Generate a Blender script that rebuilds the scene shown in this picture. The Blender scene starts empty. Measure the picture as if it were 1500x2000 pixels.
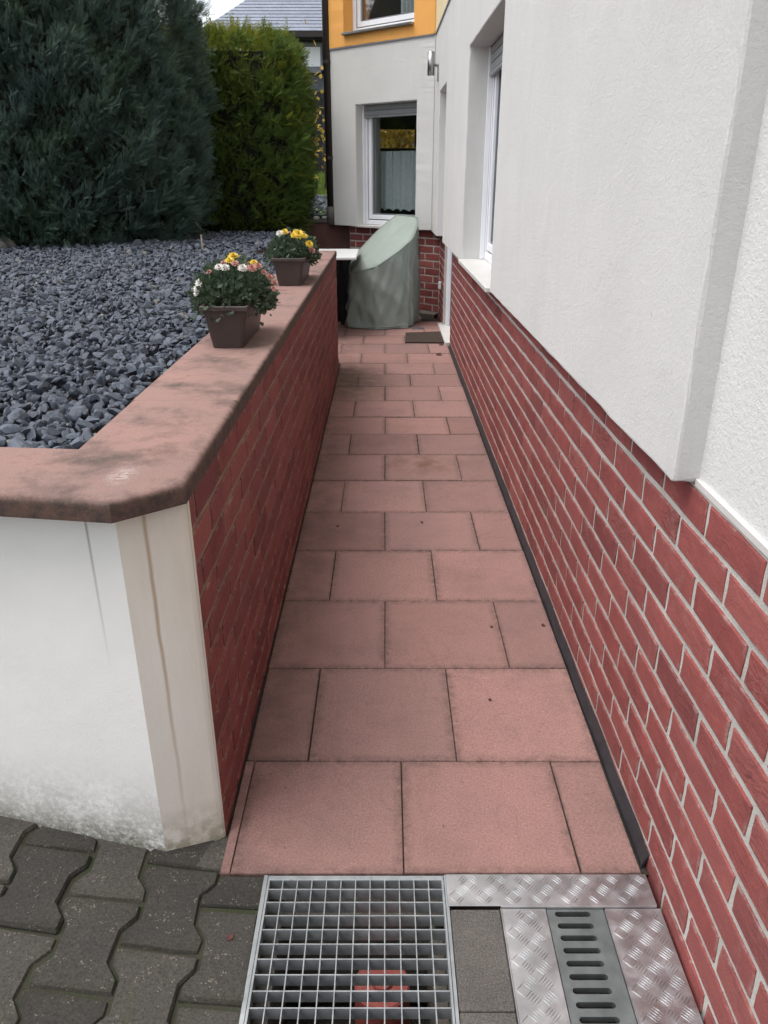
import bpy, bmesh, math, random
import numpy as np
from mathutils import Matrix, Vector
random.seed(7); RNG = np.random.default_rng(7)
R = math.radians
scene = bpy.context.scene
C = scene.collection

# ------------------------------------------------------------------ camera
H = 1.42
cam_d = bpy.data.cameras.new('camera'); cam = bpy.data.objects.new('camera', cam_d); C.objects.link(cam)
cam_d.sensor_fit = 'VERTICAL'; cam_d.sensor_height = 36; cam_d.lens = 27
cam_d.clip_start = 0.05; cam_d.clip_end = 500; cam_d.shift_x = -0.001
cam.location = (0, 0, H); cam.rotation_euler = (R(90 - 23.59), 0, 0)
scene.camera = cam
# ------------------------------------------------------------------ sky, sun, exposure (overcast)
SUN_EL, SUN_AZ = 66, -105            # azimuth of the sun, degrees clockwise from +Y
w = bpy.data.worlds.new('World'); scene.world = w; w.use_nodes = True
wn = w.node_tree.nodes; wl = w.node_tree.links; bg = wn['Background']
sky = wn.new('ShaderNodeTexSky'); sky.sky_type = 'NISHITA'; sky.sun_disc = False
sky.sun_elevation = R(SUN_EL); sky.sun_rotation = R(SUN_AZ); sky.air_density = 1.0; sky.dust_density = 3.0; sky.ozone_density = 1.0
hsv = wn.new('ShaderNodeHueSaturation'); hsv.inputs['Saturation'].default_value = 0.30
wl.new(sky.outputs[0], hsv.inputs['Color']); wl.new(hsv.outputs[0], bg.inputs[0]); bg.inputs[1].default_value = 0.15
sd = bpy.data.lights.new('sun', 'SUN'); sd.energy = 0.8; sd.angle = R(40); sd.color = (1, .97, .93)
sun = bpy.data.objects.new('sun', sd); C.objects.link(sun)
dv = Vector((math.sin(R(SUN_AZ)) * math.cos(R(SUN_EL)), math.cos(R(SUN_AZ)) * math.cos(R(SUN_EL)), math.sin(R(SUN_EL))))
sun.rotation_euler = dv.to_track_quat('Z', 'Y').to_euler(); sun.location = dv * 30
scene.view_settings.view_transform = 'Standard'; scene.view_settings.look = 'None'
scene.view_settings.exposure = 1.05; scene.view_settings.gamma = 1; scene.view_settings.use_curve_mapping = False

# ------------------------------------------------------------------ material helpers
class NT:
    def __init__(s, name):
        s.m = bpy.data.materials.new(name); s.m.use_nodes = True
        s.n = s.m.node_tree.nodes; s.l = s.m.node_tree.links
        s.b = s.n['Principled BSDF']; s.out = s.n['Material Output']
        s.pos = s.n.new('ShaderNodeNewGeometry')
    def val(s, sock, v):
        if hasattr(v, 'is_output'): s.l.new(v, sock)
        else: sock.default_value = v
    def P(s): return s.pos.outputs['Position']
    def noise(s, scale, detail=4, rough=.55, dist=0, vec=None, stretch=None):
        n = s.n.new('ShaderNodeTexNoise'); n.inputs['Scale'].default_value = scale; n.inputs['Detail'].default_value = detail
        n.inputs['Roughness'].default_value = rough; n.inputs['Distortion'].default_value = dist
        v = vec or s.P()
        if stretch:
            mp = s.n.new('ShaderNodeMapping'); mp.inputs['Scale'].default_value = stretch; s.l.new(v, mp.inputs['Vector']); v = mp.outputs[0]
        s.l.new(v, n.inputs['Vector']); return n.outputs['Fac']
    def voro(s, scale):
        n = s.n.new('ShaderNodeTexVoronoi'); n.inputs['Scale'].default_value = scale; s.l.new(s.P(), n.inputs['Vector']); return n
    def rng(s, f, a, b, c=0., d=1.):
        n = s.n.new('ShaderNodeMapRange'); s.val(n.inputs[0], f)
        for i, x in enumerate((a, b, c, d)): n.inputs[i + 1].default_value = x
        return n.outputs[0]
    def math(s, op, a, b=0.):
        n = s.n.new('ShaderNodeMath'); n.operation = op; s.val(n.inputs[0], a); s.val(n.inputs[1], b); return n.outputs[0]
    def mix(s, f, a, b, mode='MIX'):
        n = s.n.new('ShaderNodeMix'); n.data_type = 'RGBA'; n.blend_type = mode
        s.val(n.inputs[0], f); s.val(n.inputs[6], a if hasattr(a, 'is_output') else (*a, 1)); s.val(n.inputs[7], b if hasattr(b, 'is_output') else (*b, 1))
        return n.outputs[2]
    def grey(s, v):
        n = s.n.new('ShaderNodeCombineColor')
        for i in range(3): s.l.new(v, n.inputs[i])
        return n.outputs[0]
    def mul(s, col, fac): return s.mix(1., col, s.grey(fac), 'MULTIPLY')
    def xyz(s):
        n = s.n.new('ShaderNodeSeparateXYZ'); s.l.new(s.P(), n.inputs[0]); return n.outputs
    def blob(s, c, r0, r1, squash=(1, 1, 1)):
        """1 inside a soft spot round the world point c, 0 outside"""
        a = s.n.new('ShaderNodeVectorMath'); a.operation = 'SUBTRACT'; s.l.new(s.P(), a.inputs[0]); a.inputs[1].default_value = c
        b = s.n.new('ShaderNodeVectorMath'); b.operation = 'MULTIPLY'; s.l.new(a.outputs[0], b.inputs[0]); b.inputs[1].default_value = squash
        d = s.n.new('ShaderNodeVectorMath'); d.operation = 'LENGTH'; s.l.new(b.outputs[0], d.inputs[0])
        return s.rng(d.outputs['Value'], r0, r1, 1, 0)
    def border(s, wx, wy, axes=(0, 1)):
        tc_ = s.n.new('ShaderNodeTexCoord'); sp_ = s.n.new('ShaderNodeSeparateXYZ'); s.l.new(tc_.outputs['Generated'], sp_.inputs[0])
        d = [s.math('MULTIPLY', s.math('SUBTRACT', .5, s.math('ABSOLUTE', s.math('SUBTRACT', sp_.outputs[a], .5))), w_) for a, w_ in zip(axes, (wx, wy))]
        return s.math('MINIMUM', d[0], d[1])
    def objrnd(s): return s.n.new('ShaderNodeObjectInfo').outputs['Random']
    def island(s): return s.pos.outputs['Random Per Island']
    def bump(s, h, strength=.3, dist=.01, prev=None):
        n = s.n.new('ShaderNodeBump'); n.inputs['Strength'].default_value = strength; n.inputs['Distance'].default_value = dist
        s.l.new(h, n.inputs['Height'])
        if prev: s.l.new(prev, n.inputs['Normal'])
        return n.outputs[0]
    def fin(s, col, rough=.8, normal=None, metal=0., spec=.4):
        s.val(s.b.inputs['Base Color'], col if hasattr(col, 'is_output') else (*col, 1)); s.val(s.b.inputs['Roughness'], rough)
        s.b.inputs['Metallic'].default_value = metal; s.b.inputs['Specular IOR Level'].default_value = spec
        if normal: s.l.new(normal, s.b.inputs['Normal'])
        return s.m

def simple(name, c1, c2=None, scale=6, rough=.8, bs=120, bstr=.2, bd=.004, metal=0, rnd=0, isl=0, spec=.35, fine=.12, fs=300):
    t = NT(name); c2 = c2 or tuple(x * .75 for x in c1)
    col = t.mix(t.rng(t.noise(scale), .3, .7), c1, c2)
    if fine: col = t.mul(col, t.rng(t.noise(fs, 2), .25, .75, 1 - fine, 1 + fine))
    if rnd: col = t.mul(col, t.rng(t.objrnd(), 0, 1, 1 - rnd, 1 + rnd))
    if isl: col = t.mul(col, t.rng(t.island(), 0, 1, 1 - isl, 1 + isl))
    return t.fin(col, rough, t.bump(t.noise(bs, 5), bstr, bd) if bstr else None, metal, spec)

def m_brick(name, lo=1.0):
    t = NT(name)
    col = t.mix(t.rng(t.noise(14, 5, .6), .3, .7), (.265*lo, .068*lo, .060*lo), (.19*lo, .048*lo, .045*lo))
    r = t.objrnd(); r2 = t.math('FRACT', t.math('MULTIPLY', r, 9.17)); r3 = t.math('FRACT', t.math('MULTIPLY', r, 31.3))
    col = t.mix(t.rng(r, .2, 1, 0, .7), col, (.30*lo, .095*lo, .085*lo))
    col = t.mix(t.rng(r2, .55, 1, 0, .6), col, (.13*lo, .036*lo, .037*lo))
    mask = t.math('MULTIPLY', t.rng(t.noise(5.5, 3), .42, .60), t.rng(r3, .25, .75, .1, 1))
    bd = t.border(.22, .064, (0, 2)); sm = t.math('MULTIPLY', t.rng(bd, .0, .010, 1, 0), t.rng(t.noise(24, 6, .7, .4), .50, .66))
    col = t.mix(t.math('MULTIPLY', sm, .55), col, (.36, .30, .27))                                # mortar smeared over the arris
    cre = t.noise(34, 6, .62, 1.6, stretch=(1, .55, 1.6))
    col = t.mix(t.math('MULTIPLY', mask, t.rng(cre, .56, .68, 0, .75)), col, (.085, .024, .026))       # dark scale creases
    col = t.mix(t.rng(t.noise(11, 6, .7, .5), .57, .76, 0, .38), col, (.33, .20, .18))                 # lime bloom
    col = t.mul(col, t.rng(t.noise(260, 4, .75), .25, .75, .72, 1.28))
    n0 = t.bump(t.noise(16, 3, .5, .6), .35, .010); n1 = t.bump(t.math('MULTIPLY', mask, t.rng(cre, .40, .62)), .7, .004, n0)
    n2 = t.bump(t.noise(480, 3), .35, .0015, n1)
    return t.fin(col, .82, n2, 0, .3)
def m_mortar(name, c1, c2):
    return simple(name, c1, c2, 9, .95, 260, .6, .004, fine=.25, fs=500)
def m_slab():
    t = NT('pink_concrete_slab')
    col = t.mix(t.rng(t.noise(5, 5, .6), .32, .68), (.305, .168, .148), (.235, .134, .120))
    r = t.objrnd(); r2 = t.math('FRACT', t.math('MULTIPLY', r, 7.31)); r3 = t.math('FRACT', t.math('MULTIPLY', r, 23.7))
    col = t.mix(t.rng(r, 0, 1, 0, .55), col, (.325, .185, .160))
    col = t.mix(t.rng(r2, .3, 1, 0, .35), col, (.245, .155, .143))
    col = t.mul(col, t.rng(r3, 0, 1, .86, 1.1))
    col = t.mix(t.rng(t.noise(2.2, 6, .7), .50, .70, 0, .45), col, (.15, .095, .087))          # weathered patches
    col = t.mix(t.rng(t.noise(17, 6, .75), .55, .75, 0, .35), col, (.15, .09, .08))
    st_ = t.noise(3.1, 3, .5, .6); ring = t.rng(t.math('ABSOLUTE', t.math('SUBTRACT', st_, .56)), 0, .012, 1, 0)
    col = t.mix(t.math('MULTIPLY', ring, .16), col, (.12, .08, .075))                            # dried water marks
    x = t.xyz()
    edge = t.math('MULTIPLY', t.rng(x[0], -.39, -.12, 1, 0), t.rng(t.noise(9, 5, .7), .4, .62))  # patchy dark brown tint, stronger towards the garden wall
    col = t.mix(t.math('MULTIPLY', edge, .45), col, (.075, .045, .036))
    mo = t.math('MULTIPLY', t.blob((-.27, 5.75, 0), .02, .42, (1.1, .55, 1)), t.rng(t.noise(13, 5), .3, .55))
    col = t.mix(t.math('MULTIPLY', mo, .8), col, (.075, .062, .035))
    br = t.math('MULTIPLY', t.blob((.2, 3.9, 0), .03, .26, (1, 1.35, 1)), t.rng(t.noise(11, 4), .35, .6))
    col = t.mix(t.math('MULTIPLY', br, .75), col, (.13, .066, .036))
    bd = t.border(.39, .40); jd = t.math('MULTIPLY', t.rng(bd, .001, .028, 1, 0), t.rng(t.noise(38, 6, .75), .36, .62, 0, 1))
    col = t.mix(t.math('MULTIPLY', jd, .7), col, (.075, .052, .043))                              # grime washed into the joints
    sp = t.math('GREATER_THAN', t.noise(62, 2, .5), .735)
    col = t.mix(t.math('MULTIPLY', sp, .6), col, (.07, .045, .04))
    col = t.mul(col, t.rng(t.noise(190, 6, .85), .28, .72, .5, 1.45))
    n = t.bump(t.noise(190, 6, .8), .7, .003)
    return t.fin(col, .78, n, 0, .35)
def m_paver():
    t = NT('grey_exposed_aggregate_paver')
    base = t.mix(t.objrnd(), (.031, .029, .027), (.092, .085, .075))
    base = t.mix(t.rng(t.noise(7, 5), .35, .65, 0, .5), base, (.066, .061, .052))
    base = t.mul(base, t.rng(t.noise(170, 6, .9), .30, .70, .25, 1.9))
    v = t.voro(170); spk = t.math('MULTIPLY', t.math('LESS_THAN', v.outputs['Distance'], t.rng(t.noise(70, 2), .3, .7, .1, .42)), t.math('GREATER_THAN', t.noise(33, 3), .56))
    base = t.mix(t.math('MULTIPLY', spk, .5), base, t.mix(t.noise(150, 0), (.28, .21, .13), (.33, .31, .28)))
    base = t.mix(t.rng(t.noise(9, 6, .7), .63, .74, 0, .65), base, (.06, .068, .025))          # moss
    jd = t.math('MULTIPLY', t.rng(t.border(.16, .2), .002, .02, 1, 0), t.rng(t.noise(45, 6, .75), .35, .6)); base = t.mix(t.math('MULTIPLY', jd, .6), base, (.03, .03, .016))
    n = t.bump(t.noise(200, 6, .8), .9, .005)
    return t.fin(base, .85, n, 0, .3)
def m_render(name, c, coarse, grime=.25):
    t = NT(name)
    col = t.mix(t.rng(t.noise(2.3, 5), .3, .7), c, tuple(x * .93 for x in c))
    st = t.noise(5, 5, .65, stretch=(1, 1, .12))
    col = t.mix(t.rng(st, .56, .8, 0, grime), col, tuple(x * .62 for x in c))
    col = t.mul(col, t.rng(t.noise(600, 2), .2, .8, .95, 1.05))
    if coarse:
        n1 = t.bump(t.noise(115, 5, .65), .6, .005); n2 = t.bump(t.noise(300, 3), .4, .002, n1)
    else:
        n1 = t.bump(t.noise(7, 4, .6, .8), .25, .012); n2 = t.bump(t.noise(110, 6, .8), .75, .004, n1)
    return t.fin(col, .92, n2, 0, .2)
def m_whitewall():
    t = NT('white_painted_render')
    x = t.xyz()
    col = t.mix(t.rng(t.noise(3, 5), .3, .7), (.80, .79, .765), (.73, .72, .695))
    g = t.math('MULTIPLY', t.math('POWER', t.rng(x[2], .0, .30, 1, 0), 1.7), t.rng(t.math('ADD', t.math('MULTIPLY', t.noise(70, 8, .8), .65), t.math('MULTIPLY', t.noise(7, 4), .35)), .40, .56))
    col = t.mix(t.math('MULTIPLY', g, .95), col, (.15, .145, .10))
    g2 = t.math('MULTIPLY', t.rng(x[2], .0, .085, 1, 0), t.rng(t.noise(55, 7, .8), .38, .54))
    col = t.mix(t.math('MULTIPLY', g2, .9), col, (.06, .062, .035))
    n1 = t.bump(t.noise(9, 4), .3, .008); n2 = t.bump(t.noise(260, 4), .4, .002, n1)
    dr = t.math('MULTIPLY', t.rng(t.math('ABSOLUTE', t.math('ADD', x[0], .560)), .0005, .004, 1, 0), t.rng(x[2], .5, .86))
    col = t.mix(t.math('MULTIPLY', dr, .75), col, (.16, .15, .13))
    return t.fin(col, .9, n2, 0, .2)
def m_chamfer():
    t = NT('rust_stained_render'); x = t.xyz()
    col = t.mix(t.rng(t.noise(6, 5, .6, stretch=(2, 2, .35)), .3, .7), (.74, .70, .64), (.66, .60, .53))
    s = t.math('ADD', x[0], t.math('MULTIPLY', t.noise(6, 2, stretch=(0, 0, 1)), .01))
    dr = t.math('MULTIPLY', t.rng(t.math('ABSOLUTE', t.math('ADD', s, .448)), .001, .005, 1, 0), t.rng(x[2], .12, .6, .25, 1))
    col = t.mix(t.math('MULTIPLY', dr, .7), col, (.33, .20, .10))
    top = t.math('MULTIPLY', t.rng(x[2], .55, .86), t.rng(t.noise(14, 4, stretch=(1, 1, .2)), .35, .65))
    col = t.mix(t.math('MULTIPLY', top, .4), col, (.62, .47, .30))
    g = t.math('MULTIPLY', t.rng(x[2], .0, .13, 1, 0), t.rng(t.noise(22, 6, .7), .35, .58))
    col = t.mix(t.math('MULTIPLY', g, .75), col, (.19, .17, .09))
    return t.fin(col, .9, t.bump(t.noise(230, 4), .4, .002), 0, .2)
def m_coping():
    t = NT('pink_stone_coping')
    col = t.mix(t.rng(t.noise(5, 5, .6), .3, .7), (.285, .168, .145), (.225, .148, .132))
    d = t.noise(4.2, 6, .72)
    col = t.mix(t.rng(d, .49, .67, 0, .88), col, (.07, .055, .046))
    col = t.mix(t.rng(t.noise(60, 4, .7), .6, .75, 0, .5), col, (.17, .105, .09))
    sp = t.math('MULTIPLY', t.blob((-.50, 1.365, .9), .002, .034, (1.0, .55, 1)), t.rng(t.noise(70, 4, .7), .42, .56))
    col = t.mix(t.math('MULTIPLY', sp, .38), col, (.62, .58, .55))
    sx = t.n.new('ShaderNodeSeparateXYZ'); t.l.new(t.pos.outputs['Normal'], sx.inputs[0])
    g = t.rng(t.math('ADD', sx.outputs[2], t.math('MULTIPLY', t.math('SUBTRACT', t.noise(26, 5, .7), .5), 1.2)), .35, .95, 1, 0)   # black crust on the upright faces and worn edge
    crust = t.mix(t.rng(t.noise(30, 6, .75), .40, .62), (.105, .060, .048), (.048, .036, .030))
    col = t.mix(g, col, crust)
    col = t.mul(col, t.rng(t.noise(260, 4, .75), .25, .75, .72, 1.28))
    n1 = t.bump(t.noise(22, 4), .35, .006); return t.fin(col, .85, t.bump(t.noise(260, 5, .7), .5, .0025, n1), 0, .3)
def m_leaf(name, a, b, c, tip=None):
    t = NT(name); at_ = t.n.new('ShaderNodeAttribute'); at_.attribute_name = 'rnd'; r = t.math('FRACT', t.math('ADD', at_.outputs['Fac'], t.math('MULTIPLY', t.island(), .2)))
    col = t.mix(r, a, b)
    col = t.mix(t.rng(t.noise(2.6, 4), .42, .66), col, c)
    t.fin(col, .62, None, 0, .3)
    tr = t.n.new('ShaderNodeBsdfTranslucent'); t.l.new(col, tr.inputs[0])
    mx = t.n.new('ShaderNodeMixShader'); mx.inputs[0].default_value = .28
    t.l.new(t.b.outputs[0], mx.inputs[1]); t.l.new(tr.outputs[0], mx.inputs[2]); t.l.new(mx.outputs[0], t.out.inputs[0])
    return t.m
def m_glass(name, tint=(.9, .95, .95), refl=1.95):
    t = NT(name)
    g = t.n.new('ShaderNodeBsdfGlossy'); g.inputs['Roughness'].default_value = .02; g.inputs['Color'].default_value = (1, 1, 1, 1)
    tr = t.n.new('ShaderNodeBsdfTransparent'); tr.inputs[0].default_value = (*tint, 1)
    fr = t.n.new('ShaderNodeLayerWeight'); fr.inputs[0].default_value = .5
    mx = t.n.new('ShaderNodeMixShader'); t.l.new(t.rng(t.math('POWER', fr.outputs['Facing'], 3.), 0, 1, .13, .85), mx.inputs[0]); t.l.new(tr.outputs[0], mx.inputs[1]); t.l.new(g.outputs[0], mx.inputs[2])
    t.l.new(mx.outputs[0], t.out.inputs[0]); return t.m
def m_alu():
    t = NT('brushed_aluminium_tread')
    col = t.mix(t.rng(t.noise(14, 5), .35, .65), (.60, .60, .605), (.42, .42, .425))
    col = t.mix(t.rng(t.noise(40, 6, .75), .58, .74, 0, .6), col, (.20, .185, .17))
    return t.fin(col, t.rng(t.noise(25, 4), .3, .7, .28, .5), t.bump(t.noise(300, 3), .15, .001), .95, .5)
def m_galv(name='galvanised_steel', c1=(.40, .425, .435), c2=(.26, .285, .295)):
    t = NT(name)
    v = t.voro(45)
    col = t.mix(t.rng(t.noise(18, 5), .3, .7), c1, c2); col = t.mix(t.rng(t.noise(55, 6, .75), .58, .72, 0, .55), col, (.12, .10, .085)); col = t.mul(col, t.rng(v.outputs['Distance'], 0, .6, 1.08, .92))
    return t.fin(col, t.rng(t.noise(30), .3, .7, .42, .62), None, .55, .5)
def m_cover():
    t = NT('grey_green_tarpaulin')
    col = t.mix(t.rng(t.noise(2.5, 3), .3, .7), (.255, .30, .265), (.235, .275, .245))
    v = t.n.new('ShaderNodeTexVoronoi'); v.feature = 'DISTANCE_TO_EDGE'; v.inputs['Scale'].default_value = 7
    mp = t.n.new('ShaderNodeMapping'); mp.inputs['Scale'].default_value = (1, 1, .55); mp.inputs['Rotation'].default_value = (.3, .5, .2); t.l.new(t.P(), mp.inputs['Vector'])
    dn = t.n.new('ShaderNodeTexNoise'); dn.inputs['Scale'].default_value = 5; t.l.new(mp.outputs[0], dn.inputs['Vector']); ad = t.n.new('ShaderNodeMixRGB'); ad.inputs[0].default_value = .35; t.l.new(mp.outputs[0], ad.inputs[1]); t.l.new(dn.outputs['Color'], ad.inputs[2]); t.l.new(ad.outputs[0], v.inputs['Vector'])
    n0 = t.bump(v.outputs['Distance'], .22, .03); n = t.bump(t.noise(10, 3, .5, .8, stretch=(1, 1, .4)), .25, .02, n0); n2 = t.bump(t.noise(600, 2), .1, .001, n)
    return t.fin(col, .62, n2, 0, .4)

MT = dict(
    brick=m_brick('red_clinker_brick'), brick_shade=m_brick('shade_darkened_clinker_brick', .90),  # second brick is a darker copy, the left wall's shade put into its colour
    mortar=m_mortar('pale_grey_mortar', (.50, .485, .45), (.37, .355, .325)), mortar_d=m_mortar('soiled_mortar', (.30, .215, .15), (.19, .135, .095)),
    slab=m_slab(), paver=m_paver(), render=m_render('light_grey_render', (.62, .615, .595), False),
    render_old=m_render('white_roughcast_render', (.64, .635, .62), True, .1), orange=m_render('orange_render', (.80, .40, .115), True, .05),
    cream=m_render('cream_render', (.72, .60, .38), True, .05), white=m_whitewall(), chamfer=m_chamfer(),
    cop=m_coping(), alu=m_alu(), galv=m_galv(), galv_d=m_galv('grey_cast_cover', (.19, .212, .21), (.125, .138, .138)),
    pvc=simple('white_upvc', (.78, .79, .82), (.72, .73, .76), 4, .35, 200, .03, .001, fine=0, spec=.5),
    pvcg=simple('grey_window_gasket', (.20, .21, .24), (.15, .16, .18), 4, .5, 200, .03, fine=0),
    shutter=simple('grey_roller_shutter', (.33, .34, .35), (.27, .28, .29), 8, .5, 90, .1, fine=.05),
    marble=simple('pale_stone_sill', (.58, .565, .54), (.52, .505, .48), 9, .4, 150, .08, fine=.05, spec=.5),
    glass=m_glass('window_glass'), dark_room=simple('dim_room', (.24, .23, .21), (.20, .19, .175), 3, .9, bstr=0, fine=0),
    curtain=simple('lace_curtain', (.40, .43, .43), (.32, .35, .35), 40, .9, 200, .1),
    soil=simple('dark_soil', (.045, .036, .028), (.025, .02, .016), 9, .95, 90, .8, .02), earth=simple('sandy_joint_fill', (.042, .038, .03), (.034, .042, .018), 22, .95, 160, .8, .006),
    concrete=simple('stained_concrete', (.15, .135, .115), (.085, .072, .06), 7, .9, 160, .6, .006, fine=.3),
    pit=simple('pit_concrete', (.10, .088, .075), (.05, .04, .034), 9, .95, 120, .7, .01, fine=.3),
    agg=simple('washed_concrete_block', (.115, .106, .097), (.08, .073, .067), 9, .85, 240, .8, .004, fine=.55, fs=330),
    red_pl=simple('faded_red_plastic', (.36, .09, .075), (.26, .07, .06), 12, .6, 100, .15),
    black_pl=simple('black_plastic', (.032, .032, .036), (.02, .02, .023), 20, .45, 150, .15, fine=.2),
    brown_pl=simple('brown_plastic', (.062, .045, .04), (.045, .033, .03), 14, .45, 120, .12, fine=.1),
    black=simple('matt_black', (.012, .012, .013), (.008, .008, .009), 9, .6, 80, .1, fine=.1),
    table=simple('white_table_top', (.66, .67, .68), (.6, .61, .62), 5, .4, 100, .05, fine=.04),
    cover=m_cover(), mat_b=simple('brown_coir', (.055, .036, .028), (.04, .027, .021), 30, .95, 420, .9, .006, fine=.4, fs=600),
    steel=simple('stainless_steel', (.42, .42, .41), (.33, .33, .32), 20, .3, 80, .03, metal=.9, fine=0, spec=.5),
    pipe=simple('dark_brown_downpipe', (.028, .022, .020), (.02, .016, .014), 6, .45, 60, .05, fine=.1), pipe_g=simple('grey_standpipe', (.11, .105, .095), (.08, .076, .07), 9, .7, 90, .2),
    stone=None, bark=simple('brown_bark', (.07, .048, .032), (.045, .03, .02), 14, .9, 60, .9, .02), stake=simple('grey_wood', (.36, .32, .26), (.26, .23, .19), 30, .85, 90, .3),
    plant_wall=simple('red_brown_concrete', (.15, .072, .060), (.10, .052, .045), 5, .9, 160, .5, .005, fine=.2),
    slate=simple('blue_grey_slate', (.24, .26, .31), (.18, .20, .245), 1.5, .65, 14, .3, .02, fine=.2, fs=18), slate_w=simple('grey_slate_cladding', (.10, .11, .13), (.075, .085, .10), 1.5, .7, 10, .3, .02, fine=.25, fs=14),
    dark_wood=simple('dark_stained_timber', (.02, .021, .026), (.012, .013, .017), 4, .8, 40, .4, .01, rnd=.25),
    lawn_soil=simple('lawn_ground', (.09, .14, .03), (.06, .10, .025), 2, .95, 40, .6, .02),
    rock=simple('grey_rock', (.16, .16, .155), (.10, .10, .10), 7, .85, 40, .6, .02), pebble=simple('white_pebble', (.72, .71, .68), (.62, .61, .58), 9, .6, 90, .1),
    leaf_dry=simple('dry_leaf', (.085, .03, .022), (.06, .02, .018), 60, .7, 200, .3),
    cyp=m_leaf('blue_green_cypress', (.038, .080, .072), (.135, .200, .178), (.078, .130, .080)),
    thu=m_leaf('green_thuja', (.048, .092, .020), (.16, .23, .036), (.075, .135, .028)),
    thu_tip=m_leaf('yellow_green_thuja_tips', (.17, .21, .02), (.30, .32, .03), (.20, .24, .025)),
    core=simple('crown_shade_black', (.012, .016, .011), (.02, .02, .013), 14, .95, 30, .8, .03),  # near-black colour standing in for the shade deep inside the crowns
    mum=m_leaf('grey_green_chrysanthemum_leaves', (.050, .078, .046), (.125, .155, .095), (.075, .105, .07)),
    fy=simple('yellow_petals', (.62, .42, .03), (.68, .50, .07), 50, .6, bstr=0, isl=.15), fw=simple('white_petals', (.62, .60, .57), (.55, .52, .48), 50, .6, bstr=0, isl=.1),
    fp=simple('faded_pink_petals', (.42, .17, .15), (.46, .25, .19), 50, .6, bstr=0, isl=.2),
    yleaf=m_leaf('yellow_autumn_leaves', (.42, .30, .04), (.55, .42, .07), (.30, .20, .04)),
    grass=m_leaf('lawn_blades', (.12, .20, .03), (.22, .30, .05), (.16, .24, .04)),
)
def m_stone():
    t = NT('blue_grey_basalt_gravel'); r = t.island()
    col = t.mix(r, (.030, .037, .052), (.080, .096, .128))
    col = t.mix(t.rng(t.noise(60, 4, .7), .5, .75, 0, .5), col, (.155, .16, .175))
    col = t.mix(t.math('GREATER_THAN', r, .988), col, (.17, .16, .145))
    return t.fin(col, .6, t.bump(t.noise(170, 4, .7), .5, .003), 0, .4)
MT['stone'] = m_stone()

# ------------------------------------------------------------------ object helpers
def link(o, parent=None):
    C.objects.link(o)
    if parent is not None:
        o.parent = parent
        if parent.type == 'EMPTY' and parent.parent is None: o.matrix_parent_inverse = Matrix.Translation(-Vector(parent.location))
    return o
def tag(o, label=None, cat=None, group=None, kind=None):
    if label: o['label'] = label
    if cat: o['category'] = cat
    if group: o['group'] = group
    if kind: o['kind'] = kind
    return o
def thing(name, label, cat, loc=(0, 0, 0), group=None):
    o = bpy.data.objects.new(name, None); o.empty_display_size = .1; o.location = loc; C.objects.link(o)
    return tag(o, label, cat, group)
def mesh(name, V, F, m, parent=None, smooth=False, kind=None):
    me = bpy.data.meshes.new(name); me.from_pydata([tuple(v) for v in V], [], [tuple(f) for f in F]); me.update()
    for x in (m if isinstance(m, (list, tuple)) else [m]): me.materials.append(MT[x])
    if smooth: me.polygons.foreach_set('use_smooth', [True] * len(me.polygons))
    o = bpy.data.objects.new(name, me); link(o, parent)
    if kind: o['kind'] = kind
    return o
def npmesh(name, V, F, m, parent=None, smooth=False, kind=None):
    """V (n,3), F (k,c) all with c corners"""
    V = np.asarray(V, dtype=np.float32); F = np.asarray(F, dtype=np.int32); k, c = F.shape
    me = bpy.data.meshes.new(name); me.vertices.add(len(V)); me.vertices.foreach_set('co', V.ravel())
    me.loops.add(k * c); me.loops.foreach_set('vertex_index', F.ravel()); me.polygons.add(k)
    me.polygons.foreach_set('loop_start', np.arange(0, k * c, c, dtype=np.int32))
    me.update(calc_edges=True); me.validate()
    me.materials.append(MT[m])
    me.polygons.foreach_set('use_smooth', np.full(k, bool(smooth)))
    o = bpy.data.objects.new(name, me); link(o, parent)
    if kind: o['kind'] = kind
    return o
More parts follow.
